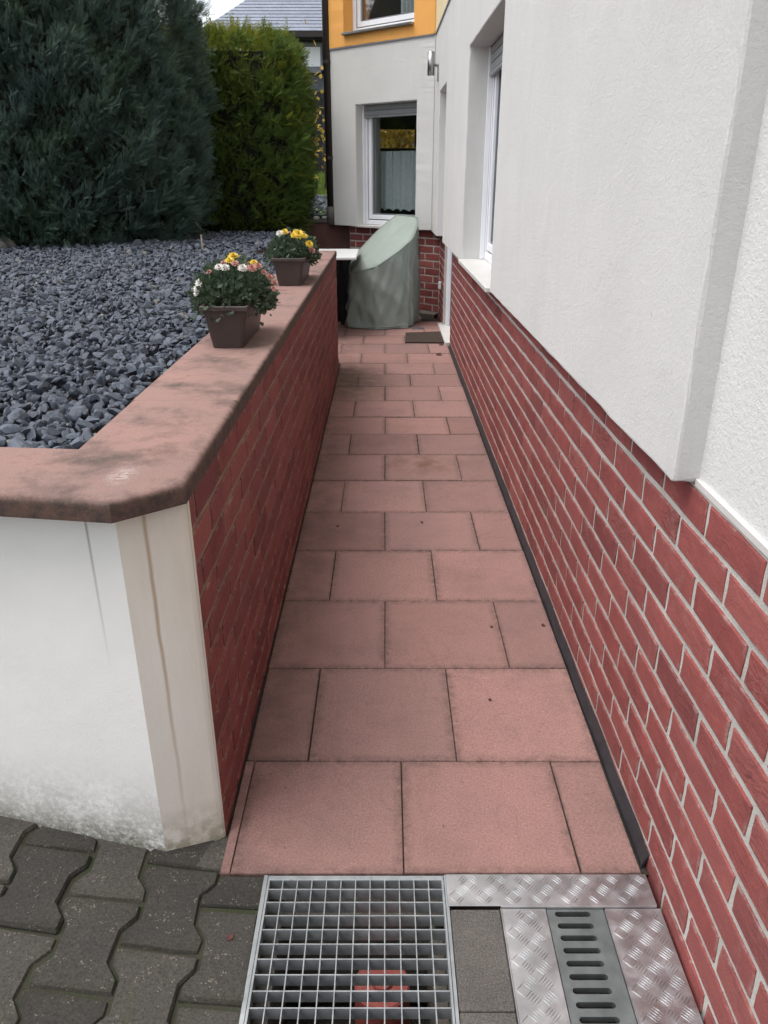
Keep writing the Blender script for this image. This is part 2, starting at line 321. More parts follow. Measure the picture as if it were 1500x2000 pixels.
class MB:
    def __init__(s): s.V = []; s.F = []
    def add(s, V, F): n = len(s.V); s.V += [tuple(v) for v in V]; s.F += [tuple(i + n for i in f) for f in F]; return s
    def box(s, a, b, ch=0):
        (x0, y0, z0), (x1, y1, z1) = a, b
        if ch <= 0:
            return s.add([(x0,y0,z0),(x1,y0,z0),(x1,y1,z0),(x0,y1,z0),(x0,y0,z1),(x1,y0,z1),(x1,y1,z1),(x0,y1,z1)],
                         [(0,3,2,1),(4,5,6,7),(0,1,5,4),(1,2,6,5),(2,3,7,6),(3,0,4,7)])
        bm = bmesh.new(); bmesh.ops.create_cube(bm, size=1)
        for v in bm.verts: v.co = Vector(((x0+x1)/2 + v.co.x*(x1-x0), (y0+y1)/2 + v.co.y*(y1-y0), (z0+z1)/2 + v.co.z*(z1-z0)))
        bmesh.ops.bevel(bm, geom=bm.edges[:], offset=ch, segments=1, affect='EDGES')
        return s.bm(bm)
    def bm(s, bm):
        bm.verts.ensure_lookup_table(); bm.verts.index_update()
        s.add([v.co[:] for v in bm.verts], [[v.index for v in f.verts] for f in bm.faces]); bm.free(); return s
    def prism(s, poly, z0, z1, ch=0):
        """poly counter-clockwise seen from above; chamfered top"""
        n = len(poly); c = ch
        if c:
            ins = []
            for i in range(n):
                a, b, d = Vector(poly[i-1]), Vector(poly[i]), Vector(poly[(i+1) % n])
                e1, e2 = (b-a).normalized(), (d-b).normalized(); n1, n2 = Vector((-e1.y, e1.x)), Vector((-e2.y, e2.x))
                h = (n1+n2); h = h / max(.4, h.length_squared/2) if h.length > 1e-6 else n1
                ins.append(b + h * c * .5 * 1.0)
            V = [(p[0], p[1], z0) for p in poly] + [(p[0], p[1], z1-c) for p in poly] + [(p[0], p[1], z1) for p in ins]
            F = [(i, (i+1) % n, n+(i+1) % n, n+i) for i in range(n)] + [(n+i, n+(i+1) % n, 2*n+(i+1) % n, 2*n+i) for i in range(n)] + [tuple(range(2*n, 3*n)), tuple(range(n-1, -1, -1))]
        else:
            V = [(p[0], p[1], z0) for p in poly] + [(p[0], p[1], z1) for p in poly]
            F = [(i, (i+1) % n, n+(i+1) % n, n+i) for i in range(n)] + [tuple(range(n, 2*n)), tuple(range(n-1, -1, -1))]
        return s.add(V, F)
    def tube(s, pts, r, n=10, cap=True):
        pts = [Vector(p) for p in pts]; rs = r if isinstance(r, (list, tuple)) else [r] * len(pts); base = len(s.V); V = []; F = []
        for i, p in enumerate(pts):
            d = (pts[min(i+1, len(pts)-1)] - pts[max(i-1, 0)]).normalized()
            u = d.orthogonal().normalized() if i == 0 else (u - d * u.dot(d)).normalized()
            v = d.cross(u)
            V += [p + rs[i] * (u * math.cos(2*math.pi*k/n) + v * math.sin(2*math.pi*k/n)) for k in range(n)]
        for i in range(len(pts)-1):
            F += [(i*n+k, i*n+(k+1) % n, (i+1)*n+(k+1) % n, (i+1)*n+k) for k in range(n)]
        if cap: F += [tuple(range(n-1, -1, -1)), tuple(range((len(pts)-1)*n, len(pts)*n))]
        return s.add(V, F)
    def xf(s, M): s.V = [tuple(M @ Vector(v)) for v in s.V]; return s
    def build(s, name, m, parent=None, smooth=False, kind=None): return mesh(name, s.V, s.F, m, parent, smooth, kind)
def box(name, a, b, m, parent=None, ch=0, kind=None): return MB().box(a, b, ch).build(name, m, parent, kind=kind)

def frame2(Cp, u):
    """local (s along u, d outward, z) -> world"""
    u = Vector((u[0], u[1])).normalized(); n = Vector((-u.y, u.x))
    return lambda s, d, z: (Cp[0] + u.x*s + n.x*d, Cp[1] + u.y*s + n.y*d, z)
def holed_wall(name, fr, s0, s1, z0, z1, depth, holes, m, parent, d0=0., nz=1):
    """slab with its face at d0 and openings cut through it, reveals included"""
    S = sorted({s0, s1, *[h[0] for h in holes], *[h[1] for h in holes]}); Z = sorted({z0, z1, *[h[2] for h in holes], *[h[3] for h in holes]})
    S = [x for x in S if s0 <= x <= s1]; Z = [x for x in Z if z0 <= x <= z1]
    solid = lambda i, j: 0 <= i < len(S)-1 and 0 <= j < len(Z)-1 and not any(h[0] <= (S[i]+S[i+1])/2 <= h[1] and h[2] <= (Z[j]+Z[j+1])/2 <= h[3] for h in holes)
    b = MB()
    for i in range(len(S)-1):
        for j in range(len(Z)-1):
            if not solid(i, j): continue
            a, c, e, g = S[i], S[i+1], Z[j], Z[j+1]; q = d0 - depth
            b.add([fr(a, d0, e), fr(a, d0, g), fr(c, d0, g), fr(c, d0, e)], [(0, 1, 2, 3)])
            for (di, dj, p1, p2) in ((-1, 0, (a, e), (a, g)), (1, 0, (c, g), (c, e)), (0, -1, (c, e), (a, e)), (0, 1, (a, g), (c, g))):
                if not solid(i+di, j+dj):
                    b.add([fr(p1[0], d0, p1[1]), fr(p1[0], q, p1[1]), fr(p2[0], q, p2[1]), fr(p2[0], d0, p2[1])], [(0, 1, 2, 3)])
    o = b.build(name, m, parent)
    bm = bmesh.new(); bm.from_mesh(o.data); bmesh.ops.remove_doubles(bm, verts=bm.verts, dist=1e-5)
    bmesh.ops.recalc_face_normals(bm, faces=bm.faces)
    eds = [e for e in bm.edges if len(e.link_faces) == 2 and e.calc_face_angle(0) > .8]
    bmesh.ops.bevel(bm, geom=eds, offset=.007, segments=2, profile=.5, affect='EDGES')
    old = set(bm.verts); lg = [e for e in bm.edges if e.calc_length() > .25]      # hand-floated, slightly wavy arrises
    bmesh.ops.subdivide_edges(bm, edges=lg, cuts=24)
    for v in bm.verts:
        if v in old: continue
        dj = Vector((random.uniform(-1, 1), random.uniform(-1, 1), random.uniform(-1, 1)))*.0016; bf = max(v.link_faces, key=lambda f: f.calc_area())
        if bf.calc_area() > .04: dj -= bf.normal*dj.dot(bf.normal)
        v.co += dj
    bm.to_mesh(o.data); bm.free()
    return o

# ------------------------------------------------------------------ ground
def zg(x): return max(0., -.42 - x) * .09          # the driveway climbs to the left
gx = [-80, -3, -.252, .123, .352, .45, 80]; gy = [-60, .66, .50, 1.15, 1.222, 120]; gy = sorted(gy)
V = [(x, y, -.07) for y in gy for x in gx]; F = []
for j in range(len(gy)-1):
    for i in range(len(gx)-1):
        cx, cy = (gx[i]+gx[i+1])/2, (gy[j]+gy[j+1])/2
        if -.252 < cx < .123 and .66 < cy < 1.222: continue
        if .352 < cx < .45 and .5 < cy < 1.15: continue
        n = len(gx); F.append((j*n+i, j*n+i+1, (j+1)*n+i+1, (j+1)*n+i))
tag(mesh('ground', V, F, 'concrete'), kind='structure')

# paved path: bed plus one slab object each
path = mesh('path', [(-.385, 1.245, -.0065), (.59, 1.245, -.0065), (.59, 8.7, -.0065), (-.385, 8.7, -.0065), (-.385, 6.2, -.0065), (-1.3, 6.2, -.0065), (-1.3, 10.2, -.0065), (.59, 10.2, -.0065)],
            [(0, 1, 2, 3), (4, 3, 7, 6, 5)], 'soil'); path['kind'] = 'structure'
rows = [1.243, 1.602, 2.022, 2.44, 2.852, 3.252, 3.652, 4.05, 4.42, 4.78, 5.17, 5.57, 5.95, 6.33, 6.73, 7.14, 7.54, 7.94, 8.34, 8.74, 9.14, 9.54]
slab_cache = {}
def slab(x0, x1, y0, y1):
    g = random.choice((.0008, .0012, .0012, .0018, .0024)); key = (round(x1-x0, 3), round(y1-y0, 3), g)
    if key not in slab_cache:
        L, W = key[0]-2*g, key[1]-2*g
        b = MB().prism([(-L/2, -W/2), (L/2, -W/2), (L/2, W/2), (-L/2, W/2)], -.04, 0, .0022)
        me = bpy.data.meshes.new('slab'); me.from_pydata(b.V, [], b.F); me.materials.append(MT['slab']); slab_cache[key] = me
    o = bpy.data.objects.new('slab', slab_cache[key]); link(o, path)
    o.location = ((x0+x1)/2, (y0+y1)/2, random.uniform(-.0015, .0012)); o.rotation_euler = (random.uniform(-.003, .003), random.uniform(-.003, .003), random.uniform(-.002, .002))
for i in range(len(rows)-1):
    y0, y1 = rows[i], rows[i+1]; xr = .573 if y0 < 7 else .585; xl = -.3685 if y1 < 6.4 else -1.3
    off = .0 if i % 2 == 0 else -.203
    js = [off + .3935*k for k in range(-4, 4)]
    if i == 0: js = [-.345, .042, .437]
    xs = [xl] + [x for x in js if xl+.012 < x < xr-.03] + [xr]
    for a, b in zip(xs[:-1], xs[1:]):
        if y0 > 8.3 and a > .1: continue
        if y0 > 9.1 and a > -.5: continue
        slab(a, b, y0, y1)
# ------------------------------------------------------------------ driveway of bone-shaped pavers
dv_x = [-3, -2, -1.2, -.42, -.262]
drive = mesh('driveway', [(x, y, zg(x) - .011) for y in (-1.2, 1.9) for x in dv_x], [(i, i+1, len(dv_x)+i+1, len(dv_x)+i) for i in range(len(dv_x)-1)], 'earth'); drive['kind'] = 'structure'
PW, PL = .1445, .2015
def bone(xa=-1, xb=1, cut_r=None, y0=-.5, y1=.5):
    g = .0030; wv = lambda t: .0125 if abs(t) > .325 else (-.0125 if abs(t) < .175 else -.0125 + .025*(abs(t)-.175)/.15)
    ts = [-.5, -.47, -.33, -.17, .17, .33, .47, .5]; rt = []; lf = []
    for t in ts:
        y = t*PL; y += g if t == -.5 else (-g if t == .5 else 0)
        xw = PW/2 + wv(t) - g - (.006 if abs(t) == .5 else 0)
        rt.append(((cut_r if cut_r is not None else xw), y)); lf.append((-xw, y))
    c = .007
    def cut(p):   # soften the four outer corners
        return p
    poly = rt + lf[::-1]
    if cut_r is not None: poly = [rt[0], rt[-1]] + lf[::-1]
    sk = [(x + random.uniform(-.0022, .0022), y - .075*x + random.uniform(-.0022, .0022)) for x, y in poly]
    me = bpy.data.meshes.new('paver'); b = MB().prism(sk, -.06, 0, .008); me.from_pydata(b.V, [], b.F); me.materials.append(MT['paver']); return me
fulls = [bone() for _ in range(9)]; part_r = bone(cut_r=.0435)
def paver(me, x, y):
    o = bpy.data.objects.new('paver', me); link(o, drive)
    th = math.atan(.09) if x < -.44 else 0
    o.location = (x, y, zg(x) + random.uniform(-.006, .004)); o.rotation_euler = (random.uniform(-.03, .03), th + random.uniform(-.03, .03), random.uniform(-.012, .012))
xc = [-.308]; 
for k in range(12): xc.append(-.4525 - PW*k*1.005)
for k, x in enumerate(xc):
    base = (1.052 if k % 2 == 0 else 1.158) + (-.4525 - x) * .10 if k else 1.050
    for j in range(-5, 4):
        y = base + j*PL
        lim = 1.297 + max(0, -.5 - x)*.18 + .09
        if k == 0 and y > 1.16: continue
        if y > lim or y < .30: continue
        if x > -.5 and y > 1.37: continue
        paver(part_r if k == 0 else random.choice(fulls), x, y)
# small triangular fill stone by the wall corner and the cut stone beside the slabs
for poly in ([(-.37, 1.255), (-.352, 1.253), (-.352, 1.33), (-.372, 1.352), (-.47, 1.295), (-.47, 1.268)], [(-.395, 1.166), (-.265, 1.158), (-.265, 1.237), (-.362, 1.24), (-.376, 1.20), (-.395, 1.192)]):
    cx = sum(p[0] for p in poly)/len(poly); cy = sum(p[1] for p in poly)/len(poly)
    o = MB().prism([(p[0]-cx, p[1]-cy) for p in poly], -.05, -.002, .005).build('paver', 'paver', drive); o.location = (cx, cy, 0)

# ------------------------------------------------------------------ house on the right
house = thing('house', 'light grey rendered house with red brick plinth and orange upper storey', 'house', (.6, 4, 0))
A = (.545, 1.36); vR = (-.04, 5.74)
frR0 = frame2(A, vR)                       # u along the wall away from the camera, outward normal = -X side
uR = Vector(vR).normalized()
frR = lambda s, d, z: (A[0] + uR.x*s - uR.y*d, A[1] + uR.y*s + uR.x*d, z)
CB = frR(7.27, 0, 0)[:2]; uB = (-.741, .671)
uBn = Vector(uB).normalized()
frB = lambda s, d, z: (CB[0] + uBn.x*s - uBn.y*d, CB[1] + uBn.y*s + uBn.x*d, z)    # outward normal faces the camera
ZB = .887; ZT = 2.68
WN = (2.62, 4.08, .90, 2.15); DR = (5.8, 6.6, ZB, 2.13)
holed_wall('render_wall', frR, 0, 7.3, ZB, ZT, .40, [(2.62, 4.08, ZB, 2.15), (DR[0], DR[1], ZB, DR[3])], 'render', house)
holed_wall('upper_render_wall', frR, -3, 7.3, ZT+.004, 6.0, .35, [], 'cream', house, .006)
WB = (.235, 1.10, .905, 2.13); WO = (.28, 1.25, 2.80, 4.2)
bayw = holed_wall('render_wall', frB, .01, 1.485, ZB+.012, ZT, .40, [(WB[0], WB[1], WB[2], WB[3])], 'render', house)
holed_wall('orange_wall', frB, .01, 1.50, ZT+.003, 6.0, .40, [(WO[0], WO[1], WO[2], WO[3])], 'orange', house, .008)
# bay side running away behind the downpipe
eL = frB(1.485, 0, 0)
mesh('bay_side_wall', [(eL[0], eL[1]+.003, ZB+.012), (eL[0], eL[1]+3, ZB+.012), (eL[0], eL[1]+3, ZT), (eL[0], eL[1]+.003, ZT)], [(0, 1, 2, 3)], 'render', house)
mesh('bay_side_wall', [(eL[0]-.012, eL[1]+.01, ZT+.003), (eL[0]-.012, eL[1]+3, ZT+.003), (eL[0]-.012, eL[1]+3, 6), (eL[0]-.012, eL[1]+.01, 6)], [(0, 1, 2, 3)], 'orange', house)
# thin dark drip joint between storeys
MB().add([frB(0.02, .012, ZT-.008), frB(1.495, .012, ZT-.008), frB(1.495, .012, ZT+.004), frB(.02, .012, ZT+.004), frB(0.02, -.05, ZT-.008), frB(1.495, -.05, ZT-.008), frB(1.495, -.05, ZT+.004), frB(.02, -.05, ZT+.004)],
         [(0, 1, 2, 3), (0, 4, 5, 1), (2, 6, 7, 3), (1, 5, 6, 2)]).build('drip_joint', 'pvcg', house)
MB().add([frR(0.0, .010, ZT-.008), frR(7.26, .010, ZT-.008), frR(7.26, .010, ZT+.006), frR(.0, .010, ZT+.006), frR(0.0, -.05, ZT-.008), frR(7.26, -.05, ZT-.008)],
         [(0, 1, 2, 3), (0, 4, 5, 1)]).build('drip_joint', 'pvcg', house)
# older roughcast section beside the camera
box('roughcast_wall', (.596, -2.2, .886), (.95, 1.372, ZT), 'render_old', house)
box('plaster_bead', (.588, -2.2, .881), (.60, 1.3585, .897), 'marble', house, .002)
# raised trowel ridges in the render
def ridge(p, q, wd, hgt):
    b = MB(); n = 7; V = []
    for i in range(n):
        t = i/(n-1); s = p[0]+(q[0]-p[0])*t; z = p[1]+(q[1]-p[1])*t; k = math.sin(math.pi*t)**.6
        V += [frR(s - wd*k*.5, -.001, z), frR(s + random.uniform(-.1, .1)*wd, hgt*k*random.uniform(.6, 1), z), frR(s + wd*k*.5, -.001, z)]
    F = [(3*i, 3*i+1, 3*i+4, 3*i+3) for i in range(n-1)] + [(3*i+1, 3*i+2, 3*i+5, 3*i+4) for i in range(n-1)]
    b.add(V, F).build('trowel_ridge', 'render', house, True)
ridge((.627, 1.10), (.427, .975), .026, .0016); ridge((.25, 1.175), (.094, 1.05), .026, .0012)

# brick plinth
BL, BH, JT = .2325, .0765, .0145
def brick_me(L, seedi, m, depth=.0042, hh=BH):
    rr = random.Random(seedi); a, h = L/2-JT/2, hh/2-JT/2; j = lambda s=.0024: rr.uniform(-s, s)
    o = [(-a+j(), -h+j()), (0+j(.01), -h+j(.0022)), (a+j(), -h+j()), (a+j(.0022), 0+j(.01)), (a+j(), h+j()), (0+j(.01), h+j(.0022)), (-a+j(), h+j()), (-a+j(.0022), 0+j(.01))]
    V = [(x, .02, z) for x, z in o] + [(x, -depth+.0016+j(.0004), z) for x, z in o] + [(x*(1-.0032/a), -depth+j(.0007), z*(1-.0026/h)) for x, z in o] + [(j(.01), -depth-rr.uniform(-.0005, .0012), 0)]
    n = 8; F = [(i, (i+1) % n, n+(i+1) % n, n+i) for i in range(n)] + [(n+i, n+(i+1) % n, 2*n+(i+1) % n, 2*n+i) for i in range(n)] + [(2*n+i, 2*n+(i+1) % n, 3*n) for i in range(n)]
    me = bpy.data.meshes.new('brick'); me.from_pydata(V, [], F); me.materials.append(MT[m]); return me
bcache = {}
def bricks(parent, fr_pos, rotz, s0, s1, phase, ztop, zbot, m, dist=None, limit=10**9, far_name=None, vis=None):
    """lay courses downward from ztop; fr_pos(s, z) -> world centre on the wall plane"""
    items = []; k = 0; z = ztop
    while z - .02 > zbot:
        ph = phase if k % 2 == 0 else phase + BL/2
        n0 = math.floor((s0-ph)/BL)
        s = ph + n0*BL
        while s < s1 - .02:
            a, b = max(s, s0), min(s+BL, s1)
            if b - a > .03: items.append(((a+b)/2, z-BH/2, round(b-a, 3)))
            s += BL
        z -= BH; k += 1
    if dist: items.sort(key=lambda t: dist(t[0]))
    rest = MB()
    for i, (s, z, L) in enumerate(items):
        v = random.randrange(5); key = (L, v, m)
        if key not in bcache: bcache[key] = brick_me(L, hash((round(L*1000), v)) & 0xffff, m)
        me = bcache[key]; p = fr_pos(s, z)
        if i < limit:
            o = bpy.data.objects.new('brick', me); link(o, parent); o.location = p
            o.rotation_euler = (random.uniform(-.010, .010), random.uniform(-.005, .005), rotz + random.uniform(-.003, .003))
        else:
            M = Matrix.Translation(p) @ Matrix.Rotation(rotz, 4, 'Z')
            rest.add([M @ v.co for v in me.vertices], [p_.vertices[:] for p_ in me.polygons])
    if rest.V: rest.build(far_name or 'brick_courses', m, parent, kind='stuff')
XW = .5925                                   # mortar plane; brick faces stand at .59 - a little
pl = mesh('brick_plinth', [(XW, -2.2, -.2), (XW, 7.05, -.2), (XW, 7.05, .885), (XW, -2.2, .885), (XW+.3, 7.05, -.2), (XW+.3, 7.05, .885), (XW+.3, -2.2, .885)],
          [(0, 3, 2, 1), (1, 2, 5, 4), (3, 6, 5, 2)], 'mortar', house)
bricks(pl, lambda s, z: (XW+.0005, s, z), R(-90), .36, 7.05, 1.052 - BL*8, .8805, -.03, 'brick', dist=lambda s: s, limit=300)
pl2 = mesh('brick_plinth', [(XW, 8.0, -.2), (XW, 8.66, -.2), (XW, 8.66, .92), (XW, 8.0, .92), (XW+.3, 8.0, -.2), (XW+.3, 8.0, .92)], [(0, 3, 2, 1), (0, 4, 5, 3)], 'mortar', house)
bricks(pl2, lambda s, z: (XW+.0005, s, z), R(-90), 8.0, 8.64, 8.0, .8805, -.03, 'brick')
CBk = (.596, 8.62); frK = lambda s, d, z: (CBk[0] + uBn.x*s - uBn.y*d, CBk[1] + uBn.y*s + uBn.x*d, z)
pl3 = mesh('brick_plinth', [frK(0, 0, -.2), frK(1.36, 0, -.2), frK(1.36, 0, .905), frK(0, 0, .905), (frK(1.36, 0, 0)[0], frK(1.36, 0, 0)[1]+2, -.2), (frK(1.36, 0, 0)[0], frK(1.36, 0, 0)[1]+2, .905)], [(0, 1, 2, 3), (1, 4, 5, 2)], 'mortar', house)
bricks(pl3, lambda s, z: frK(s, -.0005, z), math.atan2(uBn.y, uBn.x) + math.pi, .01, 1.36, .1, .8905, -.03, 'brick')
tag(mesh('concrete_footing', [frK(.0, .09, -.03), frK(1.3, .09, -.03), frK(1.3, .09, .035), frK(0, .09, .035), frK(1.3, .0, .05), frK(0, .0, .05)], [(0, 1, 2, 3), (3, 2, 4, 5)], 'concrete', house))

# windows: frame, sash, gasket, pane, sill, roller shutter, all children of a window part
def window(fr, s0, s1, z0, z1, rd, sill_d, shutter_h, sill_m='marble', open_box=True):
    wn_ = MB()
    def bar(b, a0, a1, c0, c1, d0, d1, ch=.003):
        t = MB().box((a0, d0, c0), (a1, d1, c1), ch); b.add([fr(x, y, z) for x, y, z in t.V], [f[::-1] for f in t.F])
    f = .048; b = MB()
    bar(b, s0, s0+f, z0, z1, -rd-.06, -rd); bar(b, s1-f, s1, z0, z1, -rd-.06, -rd); bar(b, s0+f, s1-f, z0, z0+f, -rd-.06, -rd-.001); bar(b, s0+f, s1-f, z1-f, z1, -rd-.06, -rd-.001)
    o = b.build('window', 'pvc', house)
    g = f + .012; h = g + .045; b = MB()
    bar(b, s0+f+.0, s0+g, z0+f, z1-f, -rd-.05, -rd-.022, 0); bar(b, s1-g, s1-f, z0+f, z1-f, -rd-.05, -rd-.022, 0); bar(b, s0+g, s1-g, z0+f, z0+g, -rd-.05, -rd-.022, 0)
    b.build('gasket', 'pvcg', o)
    b = MB(); bar(b, s0+g, s0+h, z0+g, z1-f, -rd-.055, -rd-.008); bar(b, s1-h, s1-g, z0+g, z1-f, -rd-.055, -rd-.008); bar(b, s0+h, s1-h, z0+g, z0+h, -rd-.055, -rd-.009); bar(b, s0+h, s1-h, z1-h, z1-f, -rd-.055, -rd-.009)
    b.build('sash', 'pvc', o)
    b = MB(); k = h + .014
    bar(b, s0+h, s0+k, z0+h, z1-h, -rd-.05, -rd-.026, 0); bar(b, s1-k, s1-h, z0+h, z1-h, -rd-.05, -rd-.026, 0); bar(b, s0+k, s1-k, z0+h, z0+k, -rd-.05, -rd-.026, 0)
    b.build('glazing_bead', 'pvcg', o)
    MB().add([fr(s0+h, -rd-.035, z0+h), fr(s1-h, -rd-.035, z0+h), fr(s1-h, -rd-.035, z1-h), fr(s0+h, -rd-.035, z1-h)], [(0, 1, 2, 3)]).build('pane', 'glass', o)
    b = MB(); bar(b, s0-.0, s1+.0, z0-.028, z0-.002, -rd-.01, sill_d, .004); b.build('sill', sill_m, o)
    if shutter_h:
        b = MB(); n = max(2, int(shutter_h/.04))
        for i in range(n):
            bar(b, s0+.012, s1-.012, z1-.004-shutter_h + i*shutter_h/n + .002, z1-.004-shutter_h + (i+1)*shutter_h/n - .002, -rd+.006, -rd+.020, .003)
        bar(b, s0+.012, s1-.012, z1-.004-shutter_h-.022, z1-.004-shutter_h, -rd+.004, -rd+.024, .003)
        b.build('roller_shutter', 'shutter', o)
        b = MB(); bar(b, s0+.001, s0+.026, z0, z1, -rd+.001, -rd+.03, .002); b.build('shutter_guide', 'pvc', o)
        b = MB(); bar(b, s1-.026, s1-.001, z0, z1, -rd+.001, -rd+.03, .002); b.build('shutter_guide', 'pvc', o)
    return o
def room(fr, s0, s1, z0, z1, d0, d1, hole=None):
    b = MB(); c = [(s0, z0), (s1, z0), (s1, z1), (s0, z1)]
    for i in range(4):
        p, q = c[i], c[(i+1) % 4]; b.add([fr(p[0], d0, p[1]), fr(q[0], d0, q[1]), fr(q[0], d1, q[1]), fr(p[0], d1, p[1])], [(0, 1, 2, 3)])
    if hole:
        hs0, hs1, hz0, hz1 = hole
        for a0, a1, e0, e1 in ((s0, s1, z0, hz0), (s0, s1, hz1, z1), (s0, hs0, hz0, hz1), (hs1, s1, hz0, hz1)):
            b.add([fr(a0, d1, e0), fr(a1, d1, e0), fr(a1, d1, e1), fr(a0, d1, e1)], [(0, 1, 2, 3)])
    else: b.add([fr(s0, d1, z0), fr(s1, d1, z0), fr(s1, d1, z1), fr(s0, d1, z1)], [(0, 1, 2, 3)])
    return b.build('room', 'dark_room', house)
def curtain(fr, parent, s0, s1, z0, z1, d, m='curtain', waves=9, amp=.02):
    n = 60; V = []; F = []
    for i in range(n+1):
        t = i/n; s = s0 + (s1-s0)*t; dd = d + amp*math.sin(t*waves*6.28 + .7*math.sin(t*17))
        V += [fr(s, dd, z0 + .012*math.sin(t*40)), fr(s, dd*.5+d*.5, z1)]
    for i in range(n): F.append((2*i, 2*i+2, 2*i+3, 2*i+1))
    return mesh('curtain', V, F, m, parent, True)
w1 = window(frR, WN[0], WN[1], WN[2]+.012, WN[3], .15, .022, .14)
room(frR, WN[0]-.3, WN[1]+.3, .3, 2.4, -.42, -2.6)
curtain(frR, w1, WN[0], WN[1], 1.0, 2.1, -.36)
w2 = window(frB, WB[0], WB[1], WB[2]+.012, WB[3], .13, .020, .10)
fX = lambda s, d, z: (s, 9.95 - d, z)
rx = eL[0] + .06
rp = [(rx, 10.02), (.93, 8.80), (2.6, 8.80), (2.6, 12.1), (rx, 12.1)]
rb = MB().add([(x, y, .3) for x, y in rp] + [(x, y, 2.5) for x, y in rp], [(0, 1, 2, 3, 4), (5, 6, 7, 8, 9), (1, 2, 7, 6), (2, 3, 8, 7), (4, 0, 5, 9)])
for a0, a1, e0, e1 in ((rx, 2.6, .3, 1.79), (rx, 2.6, 2.03, 2.5), (rx, -.12, 1.79, 2.03), (.42, 2.6, 1.79, 2.03)): rb.add([(a0, 12.1, e0), (a1, 12.1, e0), (a1, 12.1, e1), (a0, 12.1, e1)], [(0, 1, 2, 3)])
rb.build('room', 'dark_room', house)
curtain(frB, w2, WB[0]+.05, WB[1]-.05, 1.07, 1.68, -.34, waves=6)
w3 = window(frB, WO[0], WO[1], WO[2]+.012, WO[3], .13, .05, 0, 'steel')
room(frB, -.1, 1.45, 2.75, 4.5, -.42, -2.0)
curtain(frB, w3, WO[0], WO[0]+.5, 2.9, 4.1, -.36)
# side door in its recess
def dbox(a, b, ch=.004):
    t = MB().box(a, b, ch); return t
door = dbox((.68, 7.06, 0.03), (.73, 7.99, 2.12)).build('door', 'pvc', house)
MB().box((.615, 7.92, .02), (.68, 7.995, 2.13), .004).box((.615, 7.055, .02), (.68, 7.12, 2.13), .004).build('door_frame', 'pvc', door)
MB().box((.655, 7.905, .02), (.679, 7.918, 2.1)).build('gasket', 'pvcg', door)
MB().tube([(.67, 7.2, 1.0), (.64, 7.2, 1.0), (.63, 7.22, 1.0), (.63, 7.32, 1.0)], .009, 8).build('handle', 'steel', door)
box('door_sill', (.548, 7.07, -.01), (.68, 8.12, .028), 'marble', house, .004)

# ------------------------------------------------------------------ garden wall on the left
gw = thing('garden_wall', 'low garden wall with pink stone coping, white rendered end and red brick side', 'wall', (-.5, 3.5, 0))
WS = .18                                     # how the white face runs back to the left
XB = -.3785
body = mesh('wall_core', [(XB, 1.350, -.1), (XB, 6.195, -.1), (XB, 6.195, .862), (XB, 1.350, .862), (-.64, 6.195, -.1), (-.64, 6.195, .862), (-.64, 1.62, -.1), (-.64, 1.62, .862)],
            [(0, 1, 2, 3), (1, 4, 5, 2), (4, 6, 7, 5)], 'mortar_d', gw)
bricks(body, lambda s, z: (XB-.0004, s, z), R(90), 1.352, 6.19, 1.40, .8605, -.03, 'brick_shade', dist=lambda s: s, limit=300)
yF = lambda x, y0=1.297: y0 + max(0, -.5 - x)*WS
mesh('rendered_face', [(-.5, 1.297, -.1), (-.5, 1.297, .862), (-2.2, yF(-2.2), .862), (-2.2, yF(-2.2), -.1)], [(0, 1, 2, 3)], 'white', gw)
mesh('rendered_corner', [(-.5, 1.297, -.1), (-.388, 1.345, -.1), (-.388, 1.345, .862), (-.5, 1.297, .862), (-.376, 1.353, -.1), (-.376, 1.353, .862), (-.376, 1.358, -.1), (-.376, 1.358, .862)], [(0, 1, 2, 3), (1, 4, 5, 2), (4, 6, 7, 5)], 'chamfer', gw)
def coping(poly, ch=.008):
    b = MB().prism(poly, .858, .900, 0)
    o = b.build('coping_slab', 'cop', gw)
    bm = bmesh.new(); bm.from_mesh(o.data)
    bmesh.ops.bevel(bm, geom=[e for e in bm.edges if all(v.co.z > .89 for v in e.verts) and not (abs(e.verts[0].co.y-e.verts[1].co.y) < 1e-4 and e.verts[0].co.y > 1.8 and e.verts[0].co.y < 6)], offset=ch*2.0, segments=4, profile=.5, affect='EDGES')
    for f in bm.faces: f.smooth = True
    bm.to_mesh(o.data); bm.free(); o.data.set_sharp_from_angle(angle=R(35))
fI = lambda x: 1.531 + max(0, -.648 - x)*.09
coping([(-2.2, 1.235 + 1.72*.145), (-.483, 1.236), (-.372, 1.326), (-.372, 1.9), (-.648, 1.9), (-.648, fI(-.648)), (-2.2, fI(-2.2))])
ys = [1.9006, 2.92, 3.94, 4.96, 6.21]
for a, b in zip(ys[:-1], ys[1:]): coping([(-.372, a+.0003), (-.372, b-.0003), (-.648+random.uniform(-.003, .003), b-.0003), (-.648, a+.0003)], .006)

